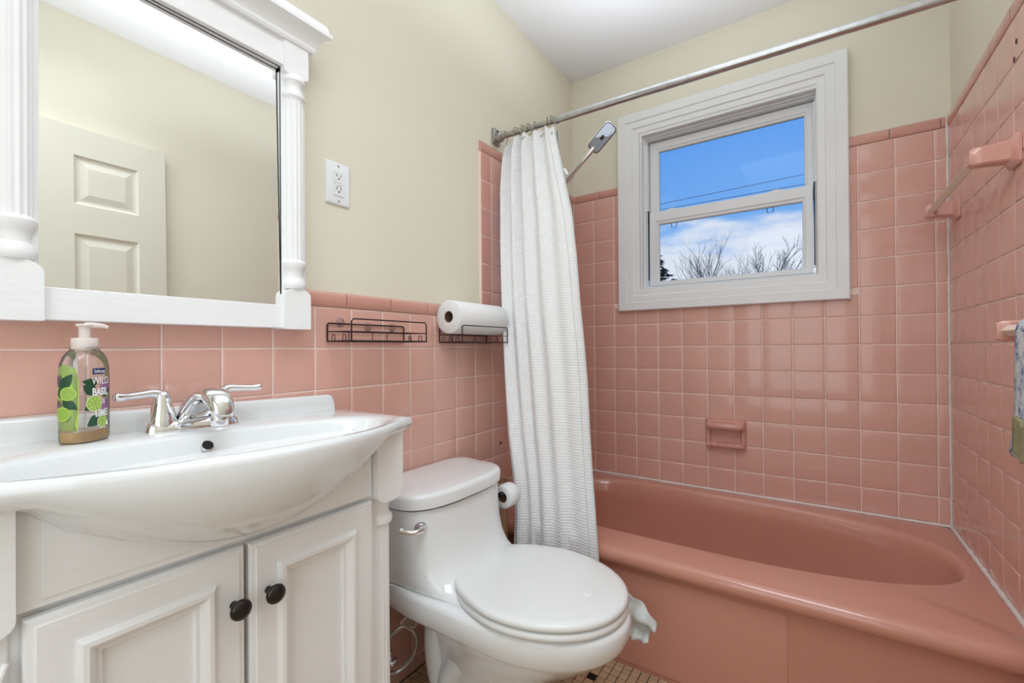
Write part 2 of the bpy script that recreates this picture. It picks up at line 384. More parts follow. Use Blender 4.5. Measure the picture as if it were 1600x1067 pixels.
# grout beds
for wall, nm, bx in ((wb, 'grout', (0, CX0 + 0.02, 0.0020, 0.010, RIM - 0.05, 1.80)), (wb, 'grout', (CX1 - 0.02, XR, 0.0020, 0.010, RIM - 0.05, 1.80)), (wb, 'grout', (CX0 + 0.02, CX1 - 0.02, 0.0020, 0.010, RIM - 0.05, CZ0 + 0.02)),
                     (wl, 'grout', (-0.010, -0.0020, YT, 0.0, 0.0, 1.80)), (wl, 'grout', (-0.010, -0.0020, -2.28, YT, 0.0, ZK[6])), (wr, 'grout', (XR + 0.0020, XR + 0.010, -0.785, 0.0, 0.0, 1.80)), (wr, 'grout', (XR + 0.0020, XR + 0.010, -1.300, -0.785, 0.0, ZK[6]))):
    MB().box(*bx).build(nm, M['grout'], wall)
# caulk lines (slightly uneven beads)
def bead(pts, r, wall, seed=1):
    rnd = random.Random(seed); a, b = Vector(pts[0]), Vector(pts[1]); n = 60
    L_ = [a.lerp(b, i / n) for i in range(n + 1)]
    MB().tube(L_, [r * rnd.uniform(0.75, 1.25) for _ in L_], 8).build('caulk_bead', M['caulk'], wall, True)
bead(((XR - 0.001, -0.001, RIM), (XR - 0.001, -0.001, 1.84)), 0.0042, wb, 3)
bead(((0.0, -0.001, RIM), (0.0, -0.001, 1.84)), 0.0025, wb, 4)
bead(((0.0, -0.002, RIM + 0.003), (XR, -0.002, RIM + 0.003)), 0.0055, wb, 5)
bead(((XR - 0.002, -0.81, RIM + 0.003), (XR - 0.002, 0.0, RIM + 0.003)), 0.0065, wr, 6)
MB().lathe([(0.0001, 0.0004), (0.006, 0.0006), (0.0058, 0.0)], (0.0004, -0.688, 0.643), 'x', 12).build('drill_hole', M['dark'], wl)
for yy, zz in ((-0.64, 1.70), (-0.655, 1.735)):
    MB().lathe([(0.0001, -0.0004), (0.0045, -0.0006), (0.0045, 0.0)], (XR - 0.0004, yy, zz), 'x', 10, sy=1.5).build('drill_hole', M['dark'], wr)

# floor mosaic
FP = 0.0275
def fl_mesh(m, key):
    bm = bmesh.new(); a = FP / 2 - 0.0013; V = []
    for s_, z in ((0, -0.004), (0, -0.001), (0.0015, 0.0)):
        V += [(sx_ * (a - s_), sy * (a - s_), z) for sx_, sy in ((-1, -1), (1, -1), (1, 1), (-1, 1))]
    F = [(i * 4 + q, i * 4 + (q + 1) % 4, (i + 1) * 4 + (q + 1) % 4, (i + 1) * 4 + q) for i in range(2) for q in range(4)] + [(8, 9, 10, 11)]
    me = bpy.data.meshes.new(key); me.from_pydata(V, [], F); me.update(); me.materials.append(m); return me, V, F
meB, fV, fF = fl_mesh(M['fl_tile'], 'floor_tile'); meK, _, _ = fl_mesh(M['fl_black'], 'floor_tile')
rb = MB(); rk = MB(); nind = 0
for i in range(int(XR / FP)):
    for j in range(int(2.95 / FP)):
        x = 0.014 + i * FP; y = -0.752 - FP / 2 - j * FP
        if y < YF + 0.02: continue
        black = ((i * 2 + j) % 7 == 3 and i % 3 == 2)
        near = (0.40 < x < 0.72 and y > -1.03) or (x < 0.24 and -1.42 < y < -1.0)
        if near and nind < 290:
            o = bpy.data.objects.new('floor_tile', meK if black else meB); COL.objects.link(o); o.parent = fl; o.location = (x, y, random.uniform(-0.0004, 0.0002)); nind += 1
        else: (rk if black else rb).add([(x + v[0], y + v[1], v[2]) for v in fV], fF)
for q, m in ((rb, M['fl_tile']), (rk, M['fl_black'])):
    o = q.build('mosaic_tiles', m, fl); o['kind'] = 'stuff'

# ------------------------------------------------------------------ window
w1 = empty('window_1', (0.73, 0.02, CZ0)); struct(w1)
def at(o, root): o.parent = root; o.matrix_parent_inverse = Matrix.Translation(-Vector(root.location)); return o
def frame_sweep(x0, x1, z0, z1, prof):
    """mitred frame; prof = list of (inset from outer edge, y)"""
    loops = []
    for ins, y in prof: loops.append([(x0 + ins, y, z0 + ins), (x1 - ins, y, z0 + ins), (x1 - ins, y, z1 - ins), (x0 + ins, y, z1 - ins)])
    return loops
mb = MB()
prof = [(0.0, 0.008), (0.0, -0.020), (0.004, -0.024), (0.040, -0.022), (0.044, -0.018), (0.050, -0.018), (0.072, -0.015), (0.076, -0.010), (0.098, -0.008), (0.104, -0.004), (0.107, 0.03)]
at(mb.loft(frame_sweep(CX0, CX1, CZ0, CZ1, prof), False, False).build('window_casing', M['trimw'], None, True, 25), w1)
mb = MB(); prof = [(0, -0.003), (0.006, -0.006), (0.012, -0.006), (0.015, 0.0), (0.015, 0.020), (0.022, 0.022), (0.022, 0.035), (0.028, 0.036), (0.028, 0.13)]
at(mb.loft(frame_sweep(WX0 - 0.002, WX1 + 0.002, WZ0 - 0.002, WZ1 + 0.002, prof), False, False).build('window_jamb', M['vinyl'], None, True, 25), w1)
def sash(x0, x1, z0, z1, gx0, gx1, gz0, gz1, y0, y1):
    m_ = MB(); L_ = []
    for t, y in ((0, y1), (0, y0 + 0.002), (0.04, y0), (0.70, y0), (0.80, y0 + 0.004), (0.92, y0 + 0.005), (1, y0 + 0.010), (1, (y0 + y1) / 2 + 0.004)):
        L_.append([(x0 + (gx0 - x0) * t, y, z0 + (gz0 - z0) * t), (x1 + (gx1 - x1) * t, y, z0 + (gz0 - z0) * t), (x1 + (gx1 - x1) * t, y, z1 + (gz1 - z1) * t), (x0 + (gx0 - x0) * t, y, z1 + (gz1 - z1) * t)])
    f = at(m_.loft(L_, False, False).build('window_sash', M['vinyl'], None, True, 25), w1)
    g = MB().box(gx0, gx1, (y0 + y1) / 2, (y0 + y1) / 2 + 0.004, gz0, gz1).build('window_pane', M['glass'])
    g.parent = f; g.matrix_parent_inverse = f.matrix_world.inverted() if False else Matrix.Identity(4)
    return f
s_up = sash(0.392, 1.073, 1.64, 2.045, 0.437, 1.038, 1.68, 1.996, 0.062, 0.095)
s_lo = sash(0.398, 1.067, WZ0 + 0.024, 1.690, 0.444, 1.030, 1.352, 1.628, 0.030, 0.058)
# lock keepers on the meeting rail and the little wire lifts
for cx in (0.50, 0.935):
    k = MB().box(cx - 0.030, cx + 0.030, 0.034, 0.056, 1.689, 1.694, 0.002).box(cx - 0.014, cx + 0.014, 0.036, 0.054, 1.693, 1.700, 0.003).build('sash_lock', M['vinyl'], s_lo)
for cx in (0.515, 0.915):
    mb = MB().tube([(cx - 0.013, 0.032, 1.625), (cx - 0.010, 0.026, 1.602), (cx + 0.010, 0.026, 1.602), (cx + 0.013, 0.032, 1.625)], 0.0016, 6)
    mb.build('lift_ring', M['bronze'], s_lo)
at(MB().box(0.391, 0.3965, 0.031, 0.033, 1.36, 1.70).box(1.069, 1.0735, 0.031, 0.033, 1.36, 1.70).build('balance_track', M['dark'], None), w1)
at(MB().box(0.380, 0.392, 0.026, 0.060, 1.70, 2.03, 0.002).box(1.071, 1.083, 0.026, 0.060, 1.70, 2.03, 0.002).build('jamb_liner', M['vinyl'], None), w1)

# ------------------------------------------------------------------ open door leaf against the right wall (seen in the mirror)
d1 = empty('door_1', (1.452, -1.70, 0)); struct(d1)
def door():
    y0, y1, z0, z1 = -2.085, -1.335, 0.01, 1.98; xf = 1.437; m_ = MB()
    cols = [(-1.985, -1.775), (-1.645, -1.435)]; rows = [(0.12, 0.72), (0.86, 1.545), (1.665, 1.865)]
    m_.box(xf + 0.010, 1.470, y0, y1, z0, z1)
    m_.box(xf, xf + 0.010, y0, y1, z0, rows[0][0]); m_.box(xf, xf + 0.010, y0, y1, rows[0][1], rows[1][0]); m_.box(xf, xf + 0.010, y0, y1, rows[1][1], rows[2][0]); m_.box(xf, xf + 0.010, y0, y1, rows[2][1], z1)
    for a, b in rows:
        m_.box(xf, xf + 0.010, y0, cols[0][0], a, b); m_.box(xf, xf + 0.010, cols[0][1], cols[1][0], a, b); m_.box(xf, xf + 0.010, cols[1][1], y1, a, b)
    at(m_.build('door_leaf', M['doorp']), d1)
    for a, b in rows:
        for c, d in cols:
            lo = []
            for ins, x in ((0, xf), (0.006, xf + 0.006), (0.012, xf + 0.009), (0.020, xf + 0.009), (0.045, xf + 0.002)):
                lo.append([(x, c + ins, a + ins), (x, d - ins, a + ins), (x, d - ins, b - ins), (x, c + ins, b - ins)])
            at(MB().loft(lo, False, True).build('door_panel', M['doorp']), d1)
door()

# ------------------------------------------------------------------ bathtub
def superell(cx, cy, a, b, n, N_=96, zz=0.0, en=None):
    L_ = []
    for k in range(N_):
        t = 2 * math.pi * k / N_; c, s_ = math.cos(t), math.sin(t)
        q = n if en is None else en(c, s_)
        r = (abs(c) ** q + abs(s_) ** q) ** (-1 / q)
        L_.append((cx + a * r * c, cy + b * r * s_, zz))
    return L_
tub = empty('bathtub', (0.732, -0.405, 0)); tag(tub, 'pink built-in enamel bathtub with a plain apron below the window', 'bathtub')
def tubmesh():
    Nn = 128; z = RIM; m_ = MB()
    # outer rim outline as rays from the basin centre
    cx, cy = 0.745, -0.355
    def basin(a0, a1, b0, b1, zz):
        """a0/a1 left/right reach, b0/b1 front/back reach"""
        L_ = []
        for k in range(Nn):
            t = 2 * math.pi * k / Nn; c, s_ = math.cos(t), math.sin(t)
            q = 2.35 if c > 0 else 4.0
            r = (abs(c) ** q + abs(s_) ** q) ** (-1 / q)
            L_.append((cx + (a1 if c > 0 else a0) * r * c, cy + (b1 if s_ > 0 else b0) * r * s_, zz))
        return L_
    def outer(x0, x1, y0, y1, zz, ref):
        L_ = []
        for (px, py, _) in ref:
            dx, dy = px - cx, py - cy
            ts = []
            if dx > 1e-9: ts.append((x1 - cx) / dx)
            if dx < -1e-9: ts.append((x0 - cx) / dx)
            if dy > 1e-9: ts.append((y1 - cy) / dy)
            if dy < -1e-9: ts.append((y0 - cy) / dy)
            t = min(ts); L_.append((cx + dx * t, cy + dy * t, zz))
        return L_
    in0 = basin(0.675, 0.690, 0.312, 0.322, z)
    def shrink(d, zz): return basin(0.675 - d, 0.690 - d * 1.0, 0.312 - d, 0.322 - d, zz)
    F0 = -0.775
    def tuck(L_, d, zz):
        return [(x, y + (d if y < F0 + 0.02 else 0), zz) for x, y, _ in L_]
    yo = -0.812
    o = lambda ins, zz: outer(0.002, XR - 0.002, yo + ins, -0.002, zz, in0)
    loops = [o(0.040, 0.0), o(0.040, 0.03), o(0.034, 0.30), o(0.028, 0.325), o(0.012, 0.333), o(0.002, 0.345), o(0.0, 0.356), o(0.003, 0.370), o(0.012, 0.380), o(0.028, z), basin(0.683, 0.698, 0.320, 0.330, z), in0]
    for d, zz in ((0.006, z - 0.0015), (0.014, z - 0.006), (0.022, z - 0.016), (0.028, z - 0.03), (0.036, z - 0.07)): loops.append(shrink(d, zz))
    for k in range(1, 9):
        a = k / 8 * math.pi / 2
        bl = lambda q0, q1: q0 + (q1 - q0) * k / 8
        zz = (z - 0.07) - 0.235 * math.sin(a)
        e_ = 0.036 + 0.06 * (1 - math.cos(a)); er = 0.036 + 0.20 * k / 8 * 0.9 + 0.06 * (1 - math.cos(a))
        loops.append(basin(0.675 - e_, 0.690 - er, 0.312 - e_, 0.322 - e_, zz))
    loops.append(basin(0.45, 0.35, 0.12, 0.12, 0.072)); loops.append(basin(0.02, 0.02, 0.01, 0.01, 0.068))
    m_.loft(loops, False, True)
    return m_.build('tub_body', M['tub'], None, True, 60)
at(tubmesh(), tub)
# raised apron panel left of the crease, bottom toe ridge to the right
mb = MB()
lo = []
for ins, y in ((0.0, -0.774), (0.004, -0.7795), (0.014, -0.7815)):
    lo.append([(0.004, y + 0.004, 0.02), (1.005 - ins, y + 0.004, 0.02), (1.005 - ins, y, 0.318 - ins), (0.004, y, 0.318 - ins)])
mb.loft(lo, False, True)
at(mb.build('apron_panel', M['tub'], None, True, 30), tub)
at(MB().tube([(1.03, -0.772, 0.030), (XR - 0.01, -0.772, 0.030)], 0.014, 10).build('toe_ridge', M['tub'], None, True), tub)
at(MB().lathe([(0.0001, 0.008), (0.022, 0.007), (0.03, 0.002), (0.03, 0.0)], (0.20, -0.355, 0.0725), 'z', 20).build('drain', M['chrome'], None, True), tub)

# ------------------------------------------------------------------ ceramic soap dish on the back wall
sd = empty('soap_dish', (0.737, 0, 0.645)); tag(sd, 'pink ceramic soap dish set in the tiles above the tub', 'soap dish')
x0, x1, z0, z1 = 0.655, 0.820, 0.582, 0.708
mb = MB(); lo = []
N4 = lambda a, b, c, d, y: [(a, y, c), (b, y, c), (b, y, d), (a, y, d)]
mb.loft([N4(x0, x1, z0, z1, 0.002), N4(x0, x1, z0, z1, -0.006), N4(x0 + 0.006, x1 - 0.006, z0 + 0.005, z1 - 0.004, -0.014), N4(x0 + 0.018, x1 - 0.018, z0 + 0.020, z1 - 0.040, -0.014), N4(x0 + 0.024, x1 - 0.024, z0 + 0.026, z1 - 0.045, -0.002)], True, True)
at(mb.build('dish_body', M['cap'], None, True, 40), sd)
mb = MB(); pr = [(-0.004, z1 - 0.002), (-0.040, z1 - 0.014), (-0.049, z1 - 0.020), (-0.052, z1 - 0.028), (-0.047, z1 - 0.038), (-0.036, z1 - 0.041), (-0.004, z1 - 0.040)]
mb.loft([[(x0 + i_, y * k_, z) for y, z in pr] for i_, k_ in ((0.004, 0.35), (0.012, 0.86), (0.020, 1.0), (x1 - x0 - 0.020, 1.0), (x1 - x0 - 0.012, 0.86), (x1 - x0 - 0.004, 0.35))], True, True)
at(mb.build('dish_ledge', M['cap'], None, True, 40), sd)
at(MB().box(x0 + 0.030, x1 - 0.040, -0.0375, -0.020, z1 - 0.0125, z1 - 0.0105, 0.0008).build('ledge_groove', M['tub']), sd)
pts = [(x0 + 0.006 + (x1 - x0 - 0.012) * i / 40, -0.022 - 0.003 * math.cos(i / 40 * math.pi * 10), z0 + 0.012 + 0.0015 * math.cos(i / 40 * math.pi * 10)) for i in range(41)]
at(MB().tube(pts, 0.0105, 10).build('dish_lip', M['cap'], None, True), sd)

# ------------------------------------------------------------------ towel bars on the right wall
def bar(name, z, ya, yb, label, bx=1.398):
    t = empty(name, (XR, (ya + yb) / 2, z)); tag(t, label, 'towel bar', 'ceramic towel bars on the right wall')
    for y in (ya, yb):
        mb = MB(); lo = []
        for x, hw, hh in ((XR - 0.0005, 0.034, 0.036), (XR - 0.006, 0.034, 0.036), (XR - 0.012, 0.028, 0.030), (XR - 0.016, 0.021, 0.024), (bx + 0.010, 0.018, 0.021), (bx - 0.008, 0.018, 0.021), (bx - 0.016, 0.014, 0.016)):
            lo.append([(x, y + hw * c, z + hh * s_) for c, s_ in ((-1, -.82), (-.82, -1), (.82, -1), (1, -.82), (1, .82), (.82, 1), (-.82, 1), (-1, .82))])
        at(mb.loft(lo).build('bar_post', M['cap'], None, True, 40), t)
    a, b = min(ya, yb), max(ya, yb); q = 0.0085
    m_ = MB().box(bx - q, bx + q, a, b, -q, q, 0.0015)
    o = m_.build('bar', M['bar']); o.data.transform(Matrix.Translation((bx, 0, z)) @ Matrix.Rotation(R(45), 4, 'Y') @ Matrix.Translation((-bx, 0, 0)))
    at(o, t); return t
bar('towel_bar', 1.481, -0.125, -0.650, 'empty cream bar between pink ceramic posts, high beside the window')
bar('towel_bar', 1.058, -0.832, -1.272, 'lower towel bar at the right edge with a patterned towel over it')
def towel():
    V = []; F = []; nu, nv = 26, 60; y0, y1 = -0.965, -1.19
    for i in range(nu):
        u = i / (nu - 1)
        for j in range(nv):
            v = j / (nv - 1); s_ = (v - 0.55) * 0.575          # arc coordinate, 0 at the bar
            r = 0.015
            if abs(s_) < r * 1.57: a = s_ / r; x = 1.398 + r * math.sin(a) * -1; z = 1.058 + 0.003 + r * math.cos(a)
            else:
                sg = 1 if s_ > 0 else -1; x = 1.398 - sg * (r + 0.006 * math.sin(u * 9 + j * 0.1) * min(1, abs(s_) * 5)); z = 1.058 - (abs(s_) - r * 1.57)
            y = y0 + (y1 - y0) * u + (0.05 * (abs(s_) / 0.3) ** 0.8) * (1 - u) * (1 if s_ > 0 else 0.4)
            V.append((x - (0.012 * math.sin(u * 7 + 1) * abs(s_) if s_ > 0 else 0), y, z))
    for i in range(nu - 1):
        for j in range(nv - 1): F.append((i * nv + j, i * nv + j + 1, (i + 1) * nv + j + 1, (i + 1) * nv + j))
    o = mesh('towel', V, F, M['terry'], None, True)
    md = o.modifiers.new('s', 'SOLIDIFY'); md.thickness = 0.007; md.offset = 0
    return tag(local(o, (1.398, -1.07, 1.058)), 'blue and white patterned terry towel hanging at the right edge', 'towel')
towel()
def washcloth():
    V = []; F = []; nu, nv = 14, 24
    for i in range(nu):
        for j in range(nv):
            u, v = i / (nu - 1), j / (nv - 1)
            V.append((1.360 + 0.004 * math.sin(u * 8), -1.038 - 0.10 * u + 0.006 * v, 0.905 - 0.062 * v - 0.01 * math.sin(u * 3)))
    for i in range(nu - 1):
        for j in range(nv - 1): F.append((i * nv + j, i * nv + j + 1, (i + 1) * nv + j + 1, (i + 1) * nv + j))
    o = mesh('washcloth', V, F, M['terry2'], None, True); md = o.modifiers.new('s', 'SOLIDIFY'); md.thickness = 0.006
    return tag(local(o, (1.362, -1.09, 0.87)), 'olive washcloth over the patterned towel at the right edge', 'washcloth')
washcloth()

# ------------------------------------------------------------------ curtain rod
def RY(x): return -0.698 + 0.033 * x
ro = empty('curtain_rod', (0, -0.698, 1.89)); tag(ro, 'worn metal shower curtain rod spanning the tub below the ceiling', 'curtain rod')
RZ = 1.889
at(MB().tube([(0.275, RY(0.275), RZ), (XR - 0.004, RY(XR), RZ + 0.001)], 0.0128, 20).build('outer_tube', M['rod'], None, True), ro)
at(MB().tube([(0.004, RY(0), RZ), (0.30, RY(0.30), RZ)], 0.0108, 16).build('inner_tube', M['rod2'], None, True), ro)
at(MB().lathe([(0.0150, -0.003), (0.0150, 0.006), (0.0128, 0.008)], (0.272, RY(0.272), RZ), 'x', 20).build('tube_collar', M['rod2'], None, True), ro)
mb = MB().box(-0.009, 0.003, -0.722, -0.674, 1.862, 1.925, 0.004).lathe([(0.020, 0.0), (0.020, 0.022), (0.016, 0.026), (0.0115, 0.027)], (0.003, -0.698, RZ), 'x', 18)
fo = at(mb.build('wall_flange', M['rod2'], None, True, 40), ro)
for zz in (1.912,):
    MB().lathe([(0.0001, 0.004), (0.004, 0.0035), (0.005, 0.0)], (0.003, -0.698, zz), 'x', 10).build('screw', M['dark'], fo, True)
at(MB().box(XR - 0.003, XR + 0.009, -0.675, -0.625, 1.862, 1.925, 0.004).build('wall_flange', M['rod2']), ro)

# ------------------------------------------------------------------ shower curtain
def curtain():
    nu, nv = 260, 110; V = []; F = []; UV = []
    zt, zb = 1.868, 0.16
    # folds: phase warped so that the left is finely pleated and the right panel is broad
    def prof(u, v):
        wgt = min(1, v * 3.0)
        xl = 0.030 + 0.030 * min(1, v * 10) * 0 + (0.060 * (1 - v) if v < 1 else 0) * 0
        # left and right edges by height (metres), from the photograph's outline
        z = zt + (zb - zt) * v
        def lerp(tab):
            for (za, xa), (zb_, xb) in zip(tab[:-1], tab[1:]):
                if z <= za and z >= zb_: return xa + (xb - xa) * (za - z) / (za - zb_)
            return tab[-1][1]
        XL = lerp([(1.90, 0.055), (1.81, 0.032), (1.66, 0.024), (1.45, 0.035), (1.26, 0.054), (1.06, 0.077), (0.90, 0.094), (0.71, 0.117), (0.56, 0.144), (0.43, 0.159), (0.10, 0.161)])
        XR_ = lerp([(1.90, 0.258), (1.81, 0.277), (1.67, 0.313), (1.52, 0.350), (1.35, 0.373), (1.19, 0.390), (1.04, 0.412), (0.91, 0.430), (0.76, 0.446), (0.62, 0.462), (0.50, 0.476), (0.36, 0.490), (0.10, 0.497)])
        x = XL + (XR_ - XL) * u
        yb = -0.700 - (0.128) * ((zt - z) / (zt - 0.385)) if z > 0.385 else -0.828 - 0.012 * (0.385 - z) / 0.225
        ph = 2 * math.pi * (5.2 * u ** 0.72 + 0.25 * math.sin(3 * v) * u)
        amp = (0.020 * (1 - 0.55 * u) * (1 - 0.86 * v ** 0.8)) + 0.003
        if u > 0.55: amp *= 1 - 0.75 * (u - 0.55) / 0.45 * min(1, v * 2.2)
        yy = yb + amp * math.sin(ph) - 0.006 * math.sin(2 * math.pi * (2.0 * u + 0.3 * v)) * v
        yy -= 0.012 * math.exp(-((u - 0.10) / 0.05) ** 2) * v            # the front fold near the left edge
        x += 0.006 * math.sin(ph * 0.5 + 1.3 + 2 * v) * (1 - u) * 0.8 + 0.004 * math.sin(9 * v + 4 * u)
        # sag between the hooks at the top
        zz = z - (0.011 * (0.5 - 0.5 * math.cos(2 * math.pi * 7 * u)) + 0.050 * max(0, (0.16 - u) / 0.16) ** 1.3) * max(0, 1 - v * 14)
        if z < 0.40: yy = min(yy, -0.825)
        return x, yy, zz
    for i in range(nu):
        u = i / (nu - 1)
        for j in range(nv):
            v = j / (nv - 1); V.append(prof(u, v)); UV.append((u * 0.62, v * (zt - zb)))
    for i in range(nu - 1):
        for j in range(nv - 1): F.append((i * nv + j, i * nv + j + 1, (i + 1) * nv + j + 1, (i + 1) * nv + j))
    me = bpy.data.meshes.new('shower_curtain'); me.from_pydata(V, [], F); me.update(); uvl = me.uv_layers.new(name='UVMap')
    for lp in me.loops: uvl.data[lp.index].uv = UV[lp.vertex_index]
    shade(me); root = empty('shower_curtain', (0.25, -0.72, 1.86)); tag(root, 'white waffle-weave shower curtain bunched left and hung outside the tub', 'shower curtain')
    o = newobj('curtain_panel', me, None, M['waffle']); at(o, root)
    # hem along the right edge and a side seam, standing 2 mm proud
    hem = MB(); 
    pts = [Vector(prof(1.0, j / 80)) for j in range(81)]
    hem.tube(pts, 0.0028, 6); at(hem.build('side_hem', M['cloth'], None, True), root)
    hem = MB(); pts = [Vector(prof(0.915, j / 80)) + Vector((0, -0.001, 0)) for j in range(81)]
    hem.tube(pts, 0.0012, 5); at(hem.build('seam', M['cloth'], None, True), root)
    # inner liner
    V = []; F = []; nu2 = 60
    for i in range(nu2):
        u = i / (nu2 - 1)
        for j in range(40):
            v = j / 39; V.append((0.075 + 0.20 * u + 0.05 * v * u, -0.672 + 0.055 * v + 0.007 * math.sin(30 * u + 2 * v), 1.855 - 1.56 * v))
    for i in range(nu2 - 1):
        for j in range(39): F.append((i * 40 + j, i * 40 + j + 1, (i + 1) * 40 + j + 1, (i + 1) * 40 + j))
    at(mesh('curtain_liner', V, F, M['cloth'], None, True), root)
    # rings with hooks
    for n_, (xr, u) in enumerate(((0.040, 0.02), (0.095, 0.16), (0.125, 0.30), (0.150, 0.42), (0.178, 0.55), (0.232, 0.72), (0.252, 0.96))):
        tilt = random.uniform(-0.25, 0.25); g = MB(); pts = []
        for k in range(22):
            a = R(-150 + 300 * k / 21) ; pts.append((xr + 0.020 * math.sin(a) * math.sin(tilt), RY(xr) + 0.020 * math.sin(a), RZ - 0.003 + 0.020 * math.cos(a)))
        tx, ty, tz = prof(u, 0.012)
        pts.append((tx, ty - 0.004, tz - 0.006 if u > 0.05 else tz + 0.0))
        g.tube(pts, 0.0021, 6)
        g.lathe([(0.0001, -0.0035), (0.0032, -0.002), (0.0032, 0.002), (0.0001, 0.0035)], pts[-1], 'z', 8)
        r = g.build('curtain_ring', M['brass'], None, True)
        r = local(r, (xr, RY(xr), RZ)); tag(r, ('leftmost wire ring near the rod flange, its hook hanging free' if n_ == 0 else 'curtain ring on the rod, %s from the wall flange' % ['', 'second', 'third', 'fourth', 'fifth', 'sixth', 'last and farthest'][n_]), 'curtain ring', 'curtain rings on the rod')
        if n_ == 0: r['group'] = 'curtain rings on the rod'
curtain()

# ------------------------------------------------------------------ hand shower
hs = empty('hand_shower', (0, -0.30, 1.90)); tag(hs, 'chrome hand shower with a rectangular spray head beside the window', 'hand shower')
P1 = Vector((0.128, -0.35, 1.782)); P2 = Vector((0.262, -0.35, 1.898)); dr = (P2 - P1).normalized()
at(MB().tube(spl([P1, P1.lerp(P2, 0.4), P1.lerp(P2, 0.8), P2 + Vector((0.012, 0, 0.010))], 5), [0.0095 + 0.004 * math.sin(i / 15 * 1.6) for i in range(16)], 14).build('handle', M['chrome'], None, True), hs)
nrm = Vector((0.30, -0.80, -0.50)); nrm = (nrm - dr * nrm.dot(dr)).normalized(); sd_ = dr.cross(nrm).normalized()
hc = P2 + dr * 0.066
def rrect(cw, ch, r, n=6):
    o = []
    for qx, qy, a0 in ((1, 1, 0), (-1, 1, 90), (-1, -1, 180), (1, -1, 270)):
        for k in range(n + 1):
            a = R(a0 + 90 * k / n); o.append((qx * (cw - r) + r * math.cos(a), qy * (ch - r) + r * math.sin(a)))
    return o
def hl(w, h, r, off): return [hc + dr * b + sd_ * a + nrm * off for a, b in rrect(w, h, r)]
at(MB().loft([hl(0.016, 0.050, 0.012, -0.018), hl(0.026, 0.064, 0.018, -0.011), hl(0.031, 0.068, 0.020, 0.0), hl(0.031, 0.068, 0.020, 0.006), hl(0.0285, 0.065, 0.018, 0.009)]).build('head_shell', M['chrome'], None, True, 50), hs)
M['spray'] = mat('spray_plate',  srgb(176, 184, 196), 0.3, var=0.02)
fc = at(MB().loft([hl(0.0255, 0.0615, 0.015, 0.0088), hl(0.0245, 0.0605, 0.014, 0.0105)]).build('spray_face', M['spray'], None, True, 40), hs)
at(MB().loft([hl(0.0280, 0.0645, 0.0175, 0.0085), hl(0.0275, 0.0640, 0.0175, 0.0097)]).build('face_rim', M['black'], None), hs)
mb = MB()
for i in range(-4, 5):
    for j in range(-10, 11):
        if abs(i) < 2 and abs(j) < 2: continue
        c = hc + sd_ * (i * 0.0052 + (0.0026 if j % 2 else 0)) + dr * (j * 0.0055) + nrm * 0.0105
        if abs(i * 0.0052 + 0.0013) > 0.0215: continue
        mb.add([c - sd_ * 0.0015, c + dr * 0.0015, c + sd_ * 0.0015, c - dr * 0.0015, c + nrm * 0.0014], [(0, 1, 4), (1, 2, 4), (2, 3, 4), (3, 0, 4)])
o = at(mb.build('nozzles', M['bronze'], None), hs); o['kind'] = 'stuff'
bt = MB().loft([[hc + dr * b + sd_ * a + nrm * 0.0105 for a, b in rrect(0.007, 0.010, 0.005)], [hc + dr * b + sd_ * a + nrm * 0.0128 for a, b in rrect(0.006, 0.009, 0.004)]])
at(bt.build('button', M['black'], None, True, 40), hs)
at(MB().tube(spl([(0.0, -0.30, 1.915), (0.05, -0.315, 1.905), (0.10, -0.335, 1.865), (0.125, -0.345, 1.83)], 6), 0.0095, 12).lathe([(0.0001, 0.010), (0.018, 0.008), (0.028, 0.001), (0.028, 0.0)], (0.0, -0.30, 1.915), 'x', 20).build('shower_arm', M['chrome'], None, True, 50), hs)
at(MB().tube([P1 + dr * 0.006, P1 + dr * 0.05], 0.0165, 14).tube([(0.125, -0.345, 1.845), P1 + dr * 0.028], 0.012, 12).build('bracket', M['chrome'], None, True, 40), hs)
at(MB().tube(spl([P1 + dr * 0.004, P1 - dr * 0.03, (0.09, -0.345, 1.70), (0.075, -0.335, 1.45), (0.07, -0.33, 1.1), (0.10, -0.33, 0.80), (0.09, -0.34, 1.1), (0.06, -0.31, 1.5), (0.045, -0.31, 1.84)], 10), 0.0065, 8).build('hose', M['hose'], None, True), hs)

# ------------------------------------------------------------------ wall outlet
ou = empty('wall_outlet', (-0.010, -1.4315, 1.4825)); tag(ou, 'white wall outlet with test buttons beside the mirror', 'outlet')
yc, zc = -1.4315, 1.4825
def yz(w, h, r, x, cy=yc, cz=zc, n=4): return [(x, cy + a, cz + b) for a, b in rrect(w, h, r, n)]
at(MB().loft([yz(0.0365, 0.0575, 0.004, -0.010), yz(0.0365, 0.0575, 0.004, -0.006), yz(0.033, 0.054, 0.004, -0.0035)]).build('cover_plate', M['vinyl'], None, True, 30), ou)
f_ = at(MB().loft([yz(0.0170, 0.0335, 0.001, -0.004), yz(0.0168, 0.0333, 0.001, -0.0015)]).build('receptacle', M['porc'], None), ou)
mb = MB()
for cz in (zc + 0.019, zc - 0.0165):
    mb.box(-0.0017, -0.0012, yc - 0.0075, yc - 0.0055, cz - 0.001, cz + 0.0065); mb.box(-0.0017, -0.0012, yc + 0.0050, yc + 0.0068, cz, cz + 0.0065)
    mb.lathe([(0.0024, -0.0017), (0.0024, -0.0012)], (0, yc, cz - 0.006), 'x', 10)
mb.box(-0.0017, -0.0012, yc - 0.0115, yc - 0.0098, zc + 0.001, zc + 0.003)
mb.build('slots', M['dark'], f_)
for dz in (0.0052, -0.0035): MB().box(-0.0016, 0.0002, yc - 0.006, yc + 0.007, zc + dz - 0.003, zc + dz + 0.003, 0.0008).build('test_button', M['porc'], f_)
